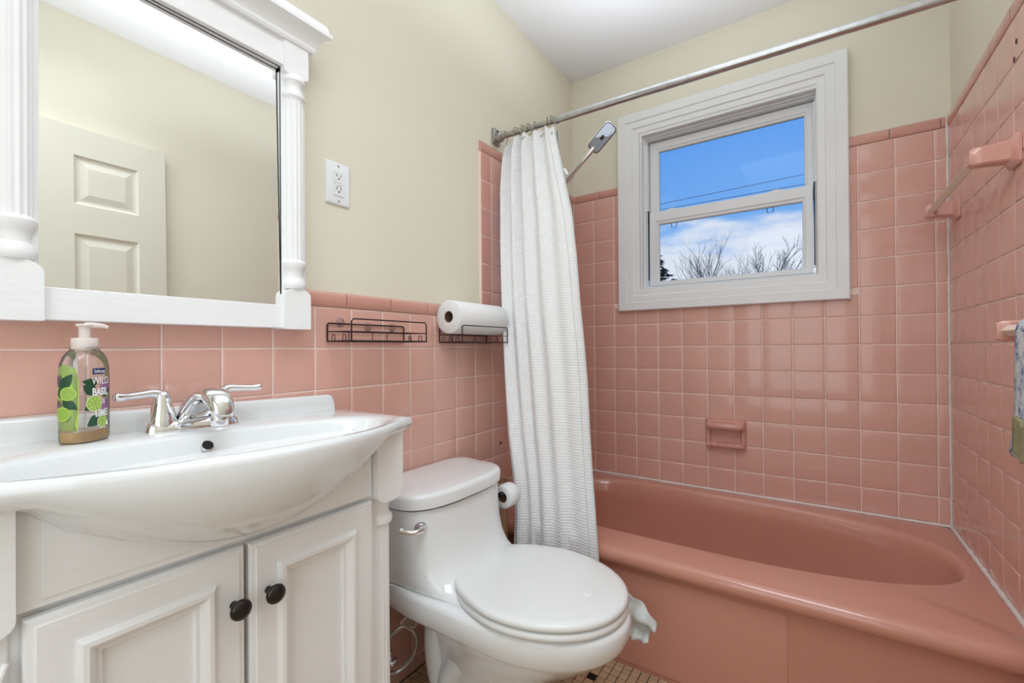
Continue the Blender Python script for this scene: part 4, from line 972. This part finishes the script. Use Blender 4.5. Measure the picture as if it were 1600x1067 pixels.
# ------------------------------------------------------------------ toilet
TC = -1.168
def toilet():
    root = empty('toilet', (0.36, TC, 0)); tag(root, 'white one-piece toilet between the vanity and the tub', 'toilet')
    n_ = 96
    def outl(xb, xf, wb, wf, z, qb=5.0, qf=2.0, xm=None):
        """egg outline: rear half squarish with half width wb, front half elliptical"""
        L_ = []; xm = xm if xm is not None else xb + (xf - xb) * 0.5
        for k in range(n_):
            t = 2 * math.pi * k / n_; c, s_ = math.cos(t), math.sin(t)
            if c >= 0: r = (c ** qf + abs(s_) ** qf) ** (-1 / qf); x = xm + (xf - xm) * r * c; y = wf * r * s_
            else:
                r = (abs(c) ** qb + abs(s_) ** qb) ** (-1 / qb); x = xm + (xm - xb) * r * c; f = min(1, (xm - x) / (xm - xb)); f = f * f * (3 - 2 * f); y = (wf + (wb - wf) * f) * r * s_
            L_.append((x, TC + y, z))
        return L_
    # body: foot, trapway, bowl, deck, tank
    lp = [outl(0.125, 0.500, 0.125, 0.125, 0.0, 3, 2.4, 0.31), outl(0.125, 0.500, 0.123, 0.123, 0.025, 3, 2.4, 0.31), outl(0.135, 0.480, 0.098, 0.108, 0.050, 3, 2.3, 0.31), outl(0.135, 0.478, 0.088, 0.102, 0.11, 3, 2.2, 0.31),
          outl(0.125, 0.500, 0.086, 0.106, 0.165, 3, 2.1, 0.32), outl(0.115, 0.535, 0.088, 0.122, 0.208, 3, 2.0, 0.34), outl(0.100, 0.590, 0.092, 0.144, 0.244, 3, 2.0, 0.38), outl(0.080, 0.638, 0.098, 0.162, 0.277, 3.5, 2.0, 0.40),
          outl(0.040, 0.668, 0.115, 0.175, 0.301, 4, 2.0, 0.42), outl(0.012, 0.682, 0.150, 0.182, 0.313, 4, 2.0, 0.43), outl(0.007, 0.689, 0.190, 0.186, 0.319, 5, 2.0, 0.43), outl(0.005, 0.694, 0.196, 0.189, 0.326, 5, 2.0, 0.43), outl(0.005, 0.704, 0.199, 0.194, 0.350, 5, 2.0, 0.43), outl(0.005, 0.705, 0.199, 0.194, 0.374, 5, 2.0, 0.43), outl(0.005, 0.700, 0.199, 0.190, 0.384, 5, 2.0, 0.43),
          outl(0.005, 0.690, 0.198, 0.180, 0.387, 5, 2.0, 0.43)]
    # sweep up to the tank
    for x, w, wf_, z, q in ((0.56, 0.198, 0.175, 0.3885, 2.2), (0.46, 0.198, 0.178, 0.390, 2.6), (0.385, 0.200, 0.180, 0.394, 3.0), (0.330, 0.202, 0.184, 0.406, 3.2), (0.292, 0.204, 0.186, 0.428, 3.2), (0.268, 0.206, 0.188, 0.458, 3.2), (0.252, 0.209, 0.191, 0.500, 3.2), (0.243, 0.212, 0.195, 0.550, 3.2), (0.238, 0.214, 0.198, 0.596, 3.2), (0.236, 0.214, 0.198, 0.602, 3.2)):
        lp.append(outl(0.006, x, w, wf_, z, 7, q, min(0.13, 0.13)))
    at(MB().loft(lp).build('bowl_and_tank', M['porc'], None, True, 75), root)
    # trapway swellings on both sides of the foot
    for s_ in (-1, 1):
        pts = spl([(0.42, TC + s_ * 0.060, 0.235), (0.32, TC + s_ * 0.070, 0.215), (0.24, TC + s_ * 0.072, 0.145), (0.215, TC + s_ * 0.070, 0.085), (0.175, TC + s_ * 0.062, 0.110), (0.155, TC + s_ * 0.060, 0.20), (0.15, TC + s_ * 0.05, 0.28)], 6)
        at(MB().tube(pts, [0.030 + 0.012 * math.sin(math.pi * i / (len(pts) - 1)) for i in range(len(pts))], 16).build('trapway', M['porc'], None, True, 60), root)
    # tank lid
    def lo_(x, w, z, ins=0): return outl(0.002 + ins * 0.3, x - ins, w - ins, w * 0.93 - ins, z, 7, 3.0, 0.125)
    at(MB().loft([lo_(0.244, 0.222, 0.6065, 0.004), lo_(0.248, 0.225, 0.6085), lo_(0.249, 0.226, 0.634), lo_(0.247, 0.225, 0.641, 0.001), lo_(0.245, 0.224, 0.6455, 0.005), lo_(0.243, 0.222, 0.6475, 0.012), lo_(0.24, 0.21, 0.649, 0.05)]).build('tank_lid', M['porc'], None, True, 70), root)
    at(MB().loft([lo_(0.241, 0.217, 0.6015, 0.003), lo_(0.241, 0.217, 0.6070, 0.003)]).build('lid_gap', M['dark']), root)
    # seat ring and lid
    def egg(k, z, dx=0.0, w=0.196, xb=0.250, xf=0.697):
        L_ = []
        for i in range(72):
            t = 2 * math.pi * i / 72; c, s_ = math.cos(t), math.sin(t); xm = 0.455
            if c >= 0: q = 2.05; r = (c ** q + abs(s_) ** q) ** (-1 / q); x = xm + (xf - k - xm) * r * c; y = (w - k) * r * s_
            else:
                q = 6.0; r = (abs(c) ** q + abs(s_) ** q) ** (-1 / q); x = xm + (xm - xb - k) * r * c; f = min(1, (xm - x) / (xm - xb)); y = (w - k) * (1 - 0.40 * f ** 1.6) * r * s_
            L_.append((x + dx, TC + y, z))
        return L_
    outer = [egg(0.006, 0.3895), egg(0.001, 0.3925), egg(0.0, 0.398), egg(0.002, 0.405), egg(0.010, 0.4085)]
    inner = [egg(0.055, 0.4085), egg(0.062, 0.404), egg(0.064, 0.3895)]
    at(MB().loft(outer + inner + [outer[0]], False, False).build('seat', M['lid'], None, True, 60), root)
    ld = at(MB().loft([egg(0.007, 0.4115), egg(0.002, 0.4125), egg(0.0, 0.4165), egg(0.001, 0.423), egg(0.006, 0.4275), egg(0.020, 0.4305), egg(0.06, 0.4325), egg(0.12, 0.434)]).build('seat_lid', M['lid'], None, True, 60), root)
    at(MB().loft([egg(0.012, 0.4080), egg(0.012, 0.4125)]).build('bumper_gap', M['dark']), root)
    for s_ in (-1, 1):
        at(MB().lathe([(0.0001, -0.026), (0.010, -0.024), (0.0125, -0.018), (0.0125, 0.018), (0.010, 0.024), (0.0001, 0.026)], (0.250, TC + s_ * 0.080, 0.408), 'y', 18).box(0.236, 0.264, TC + s_ * 0.080 - 0.02, TC + s_ * 0.080 + 0.02, 0.388, 0.402, 0.004).build('hinge', M['lid'], None, True, 50), root)
    MB().box(0.600, 0.622, TC - 0.028, TC - 0.008, 0.4333, 0.4343, 0.0004).build('painted_glint', M['paper'], ld)  # white patch standing in for a light reflection on the lid
    # flush lever on the left shoulder of the tank
    c = Vector((0.208, -1.339, 0.560)); nv = Vector((0.80, -0.60, 0.02)).normalized(); up = Vector((0, 0, 1)); sv = nv.cross(up).normalized()
    Mx = Matrix((sv, up, nv)).transposed()
    h = MB().lathe([(0.0175, -0.012), (0.0175, 0.002), (0.0165, 0.006), (0.0120, 0.010), (0.0095, 0.016), (0.0080, 0.022), (0.0001, 0.024)], c, 'z', 24, M=Mx)
    p0 = c + nv * 0.018
    lv = [p0, p0 - Vector((0, 0.018, -0.002)) + nv * 0.004, p0 - Vector((0.012, 0.034, -0.004)) + nv * 0.004, p0 - Vector((0.026, 0.052, -0.013)) + nv * 0.003]
    h.tube(spl(lv, 5), [0.0090 - 0.0035 * math.sin(min(1, i / 12) * 1.57) + (0.0015 if i > 12 else 0) for i in range(16)], 12)
    at(h.build('flush_lever', M['chrome'], None, True, 60), root)
toilet()

# crumpled white cloth hanging beside the front of the bowl
def cloth():
    V = []; F = []; nu, nv = 22, 18
    A_, B_, C_, D_ = Vector((0.615, -0.965, 0.345)), Vector((0.704, -0.945, 0.268)), Vector((0.683, -0.952, 0.228)), Vector((0.610, -0.960, 0.215))
    for i in range(nu):
        for j in range(nv):
            u, v = i / (nu - 1), j / (nv - 1)
            p = A_.lerp(B_, u).lerp(D_.lerp(C_, u), v); p.z += 0.016 * math.sin(math.pi * u) * (1 - v)
            p.y += 0.012 * math.sin(9 * v + 2.5 * u) * (0.3 + u) + 0.006 * math.sin(14 * u + 5 * v); p.x += 0.006 * math.sin(8 * v) * u
            V.append(p)
    for i in range(nu - 1):
        for j in range(nv - 1): F.append((i * nv + j, i * nv + j + 1, (i + 1) * nv + j + 1, (i + 1) * nv + j))
    o = mesh('cleaning_cloth', V, F, M['cloth'], None, True); md = o.modifiers.new('s', 'SOLIDIFY'); md.thickness = 0.0015
    return tag(local(o, (0.63, -1.0, 0.31)), 'crumpled white cloth sticking out behind the toilet bowl rim', 'cloth')
cloth()

# water supply at the wall behind the toilet
ws = empty('water_supply', (0.0, -1.315, 0.15)); tag(ws, 'braided hose and shut-off valve under the left side of the toilet', 'water supply')
at(MB().lathe([(0.022, 0.0), (0.022, 0.004), (0.010, 0.007), (0.008, 0.008), (0.008, 0.050), (0.011, 0.052), (0.011, 0.075), (0.0001, 0.078)], (0.0005, -1.325, 0.150), 'x', 18).tube([(0.064, -1.325, 0.150), (0.064, -1.325, 0.178)], 0.008, 12).build('shut_off_valve', M['chrome'], None, True, 40), ws)
at(MB().lathe([(0.0001, 0.012), (0.010, 0.010), (0.014, 0.004), (0.014, 0.0)], (0.076, -1.325, 0.150), 'x', 16, sx=1.3, sy=0.7).build('valve_knob', M['chrome'], None, True, 40), ws)
at(MB().tube(spl([(0.064, -1.325, 0.178), (0.066, -1.320, 0.215), (0.085, -1.290, 0.235), (0.105, -1.262, 0.200), (0.100, -1.262, 0.150), (0.085, -1.285, 0.118), (0.070, -1.318, 0.110), (0.060, -1.345, 0.150), (0.055, -1.350, 0.24), (0.06, -1.335, 0.335)], 10), 0.0055, 10).build('braided_hose', M['hose'], None, True), ws)
tg = at(MB().add([(0.1, -1.290, 0.273), (0.1, -1.243, 0.227), (0.1, -1.273, 0.213), (0.1, -1.318, 0.262), (0.0992, -1.290, 0.273), (0.0992, -1.243, 0.227), (0.0992, -1.273, 0.213), (0.0992, -1.318, 0.262)], [(0, 1, 2, 3), (7, 6, 5, 4), (0, 4, 5, 1), (1, 5, 6, 2), (2, 6, 7, 3), (3, 7, 4, 0)]).build('paper_tag', M['tag']), ws)
mb = MB(); A_, B_, C_ = Vector((0.1002, -1.290, 0.273)), Vector((0, 0.047, -0.046)), Vector((0, -0.029, -0.0125))
nn = B_.cross(C_).normalized(); nn = nn if nn.x > 0 else -nn
for k, (u0, u1) in enumerate(((0.35, 0.75), (0.15, 0.85), (0.10, 0.9), (0.1, 0.7), (0.1, 0.9))):
    v0 = 0.14 + 0.17 * k; q = [A_ + B_ * a + C_ * b + nn * 0.0006 for a, b in ((u0, v0), (u1, v0), (u1, v0 + 0.07), (u0, v0 + 0.07))]; mb.add(q, [(0, 1, 2, 3)])
mb.build('tag_print', M['dark'], tg).matrix_parent_inverse = Matrix.Identity(4)

# ------------------------------------------------------------------ waste bin, paper holder, toilet paper
wbn = empty('waste_bin', (0.096, -0.868, 0)); tag(wbn, 'small round tan waste bin squeezed between toilet and tub', 'waste bin')
at(MB().lathe([(0.046, 0.0), (0.047, 0.004), (0.0530, 0.38), (0.0560, 0.54), (0.0550, 0.548), (0.0525, 0.548), (0.045, 0.012), (0.0001, 0.010)], (0.096, -0.868, 0), 'z', 36).build('bin_body', M['tan'], None, True, 50), wbn)
at(MB().tube([(0.096 + 0.0560 * math.cos(a), -0.868 + 0.0560 * math.sin(a), 0.550) for a in [2 * math.pi * k / 40 for k in range(40)]], 0.0025, 8, closed=True).build('bin_rim', M['chrome'], None, True), wbn)
hx, hy, hz = 0.187, -0.935, 0.536
th = empty('toilet_paper_stand', (0.185, -0.915, 0)); tag(th, 'slim metal stand with an arm holding the toilet paper roll', 'paper stand')
at(MB().lathe([(0.030, 0.0), (0.030, 0.006), (0.005, 0.012), (0.0001, 0.012)], (0.165, -0.890, 0.0), 'z', 20).build('stand_foot', M['rod2'], None, True, 40), th)
at(MB().tube(spl([(0.165, -0.890, 0.008), (0.163, -0.908, 0.20), (0.158, -0.9365, 0.42), (0.158, -0.9435, 0.50), (0.168, -0.9440, 0.530), (hx, -0.9425, hz)], 8), 0.004, 8).build('stand_pole', M['bronze'], None, True), th)
at(MB().tube([(hx, -0.942, hz), (hx, -0.875, hz)], 0.0045, 10).lathe([(0.0001, -0.009), (0.007, -0.006), (0.009, 0.0), (0.007, 0.006), (0.0001, 0.009)], (hx, -0.942, hz), 'y', 14).build('stand_arm', M['bronze'], None, True, 50), th)
def roll(name, c, r0, r1, y0, y1, label, cat):
    root = empty(name, c); tag(root, label, cat)
    cx, cy, cz = c; m_ = MB(); n_ = 48; L_ = []
    for r, y in ((r0, y0), (r1 - 0.003, y0), (r1, y0 + 0.003), (r1, y1 - 0.003), (r1 - 0.003, y1), (r0, y1), (r0, y0)): L_.append([(cx + r * math.cos(2 * math.pi * k / n_), y, cz + r * math.sin(2 * math.pi * k / n_)) for k in range(n_)])
    at(m_.loft(L_, False, False).build('paper_layers', M['paper'], None, True, 50), root)
    L_ = []
    for r, y in ((r0 - 0.0015, y0 + 0.002), (r0, y0 + 0.002), (r0, y1 - 0.002), (r0 - 0.0015, y1 - 0.002), (r0 - 0.0015, y0 + 0.002)): L_.append([(cx + r * math.cos(2 * math.pi * k / n_), y, cz + r * math.sin(2 * math.pi * k / n_)) for k in range(n_)])
    at(MB().loft(L_, False, False).build('cardboard_core', M['card'], None, True, 50), root)
    return root
roll('toilet_paper_roll', (hx, -0.9125, hz - 0.012), 0.0185, 0.039, -0.940, -0.885, 'white toilet paper roll on the stand beside the tank', 'toilet paper')

# ------------------------------------------------------------------ wire shelves and kitchen paper
def caddy(y0, label, loops_per_side=2, y1=None):
    y1 = y0 + 0.265 if y1 is None else y1; D = 0.100; zb, zt, zm = 1.052, 1.100, 1.078; x0 = 0.005
    root = empty('wire_shelf', (x0, (y0 + y1) / 2, zb)); tag(root, label, 'wire shelf', 'bronze wire shelves stuck on the pink wall tiles')
    def rr(pts, r, n_=6, closed=False, name='wire'):
        at(MB().tube(pts, r, n_, closed=closed).build(name, M['wire'], None, True), root)
    # back frame against the wall
    def rect(x, a, b, c, d, rad=0.006):
        o = []
        for (cy, cz, a0) in ((b - rad, d - rad, 0), (a + rad, d - rad, 90), (a + rad, c + rad, 180), (b - rad, c + rad, 270)):
            for k in range(5): t = R(a0 + 90 * k / 4); o.append((x, cy + rad * math.cos(t), cz + rad * math.sin(t)))
        return o
    rr(rect(x0, y0, y1, zb, zt), 0.0021, 8, True, 'back_frame')
    # front rail: raised guard
    f = [(x0 + D, y0 + 0.002, zb + 0.002), (x0 + D, y0 + 0.002, zt + 0.002), (x0 + D, y0 + 0.008, zt + 0.008), (x0 + D, y1 - 0.008, zt + 0.008), (x0 + D, y1 - 0.002, zt + 0.002), (x0 + D, y1 - 0.002, zb + 0.002)]
    rr(f, 0.0019, 8, False, 'front_rail')
    rr([(x0, y0, zb), (x0 + D, y0, zb), (x0 + D, y1, zb), (x0, y1, zb)], 0.0021, 8, True, 'bottom_frame')
    rr([(x0, y0, zm), (x0 + D, y0, zm - 0.002), (x0 + D, y1, zm - 0.002), (x0, y1, zm)], 0.0013, 6, True, 'mid_ring')
    mb = MB()
    for k in range(1, 8): x = x0 + D * k / 8; mb.tube([(x, y0, zb), (x, y1, zb)], 0.0011, 5)
    for y in (y0 + 0.066, y0 + 0.199): mb.tube([(x0, y, zb - 0.001), (x0 + D, y, zb - 0.001)], 0.0012, 5); mb.tube([(x0 + D, y, zb), (x0 + D, y, zm)], 0.0011, 5); mb.tube([(x0, y, zb), (x0, y, zm)], 0.0011, 5)
    at(mb.build('shelf_grid', M['wire'], None), root)
    for y in (y0, y1):
        nl = loops_per_side
        for k in range(nl):
            cx = x0 + D * (k + 0.6) / (nl + 0.2); r = 0.006
            rr([(cx - r, y, zb)] + [(cx + r * math.cos(R(180 - a)), y, zb + 0.012 + r * math.sin(R(180 - a))) for a in range(0, 181, 30)] + [(cx + r, y, zb)], 0.0012, 5, False, 'wire_loop')
    for k in (0.16, 0.5, 0.84):
        y = y0 + (y1 - y0) * k
        at(MB().lathe([(0.0001, 0.009), (0.004, 0.008), (0.005, 0.004), (0.012, 0.001), (0.0135, 0.0)], (0.0006, y, zt - 0.002 + (0.006 if k < 0.3 else -0.003)), 'x', 18).build('suction_cup', M['cup'], None, True, 50), root)
    return root
caddy(-1.474, 'empty bronze wire shelf on the pink tiles beside the mirror', 2)
caddy(-1.048, 'bronze wire shelf under the paper towel roll by the curtain', 3)
roll('paper_towel_roll', (0.0575, -0.922, 1.1365), 0.0195, 0.0560, -1.060, -0.785, 'white paper towel roll lying on the wire shelf by the curtain', 'paper towel')

# ------------------------------------------------------------------ outdoors
gr = MB().box(-80, 80, 1.0, 160, -1.2, -1.0).build('ground', M['grass']); gr['kind'] = 'structure'
def bare_tree(base, h, spread, seed, label, r0=0.12, lean=0.0):
    rnd = random.Random(seed); m_ = MB(); cnt = [0]
    def grow(p, d, L_, r, lvl):
        if cnt[0] > 9000: return
        pts = [p]; q = p.copy(); dd = d.copy(); n_ = 4 if lvl < 4 else 3
        for k in range(n_):
            dd = (dd + Vector((rnd.uniform(-1, 1), rnd.uniform(-1, 1), rnd.uniform(-0.5, 0.9))) * 0.16).normalized(); q = q + dd * (L_ / n_); pts.append(q)
        cnt[0] += n_; m_.tube(pts, [r * (1 - 0.35 * i / n_) for i in range(n_ + 1)], 5 if lvl < 3 else 3, cap=False)
        if lvl >= 5: return
        nb = rnd.choice((3, 3, 4)) if lvl else 6
        for k in range(nb):
            s_ = pts[-1] if k < 2 else pts[rnd.randint(1, n_ - 1)]
            a = rnd.uniform(0, 6.28); tl = rnd.uniform(0.35, 0.85) * spread
            side = Vector((math.cos(a), math.sin(a), 0)); nd = (dd * 1.0 + side * tl + Vector((0, 0, 0.18))).normalized()
            grow(s_.copy(), nd, L_ * rnd.uniform(0.62, 0.80), r * 0.60, lvl + 1)
    grow(Vector(base), Vector((lean, 0, 1)).normalized(), h * 0.33, r0, 0)
    o = m_.build('bare_tree', M['bark']); tag(local(o, base), label, 'tree'); return o
BT = bare_tree((-4.5, 30.0, -1.0), 9.4, 0.62, 11, 'thin bare tree beyond the window, in the middle of the lower pane', 0.085)
BT2 = bare_tree((-0.1, 30.0, -1.0), 9.6, 1.05, 5, 'wide bare tree beyond the window, at the right of the lower pane', 0.15)
def evergreen(base, h, r, seed, label):
    rnd = random.Random(seed); root = empty('evergreen_tree', base); tag(root, label, 'tree'); B0 = Vector(base)
    at(MB().tube([B0, B0 + Vector((0, 0, h * 0.97))], [0.2, 0.03], 8).build('trunk', M['bark']), root)
    m_ = MB()
    for k in range(1500):
        f = rnd.random() ** 0.8; z = h * (0.08 + 0.92 * f); rad = r * (1 - f) * rnd.uniform(0.35, 1.05) + 0.05; a = rnd.uniform(0, 6.283)
        c = B0 + Vector((rad * math.cos(a), rad * math.sin(a), z)); d = Vector((math.cos(a), math.sin(a), rnd.uniform(-0.5, 0.3))).normalized(); L_ = rnd.uniform(0.25, 0.55)
        s_ = d.cross(Vector((0, 0, 1))).normalized() * 0.12
        m_.add([c - d * L_ * 0.4, c + s_, c + d * L_, c - s_, c + Vector((0, 0, 0.10))], [(0, 1, 4), (1, 2, 4), (2, 3, 4), (3, 0, 4), (0, 3, 2, 1)])
    o = at(m_.build('needle_sprays', M['needles']), root); o['kind'] = 'stuff'
evergreen((-7.5, 25.0, -1.0), 8.6, 4.6, 3, 'dark evergreen tree beyond the lower left corner of the pane')
for k, (za, zb_) in enumerate(((6.00, 6.66), (5.98, 6.08))):
    a = Vector((-12, 14.0, za)); b = Vector((14, 14.0, zb_)); pts = [a.lerp(b, i / 30) - Vector((0, 0, 0.10 * math.sin(math.pi * i / 30))) for i in range(31)]
    o = MB().tube(pts, 0.008, 5).build('power_line', M['cable'])
    tag(o, ('upper' if k == 0 else 'lower') + ' thin overhead wire crossing the sky in the upper pane', 'wire', 'overhead wires outside the window')
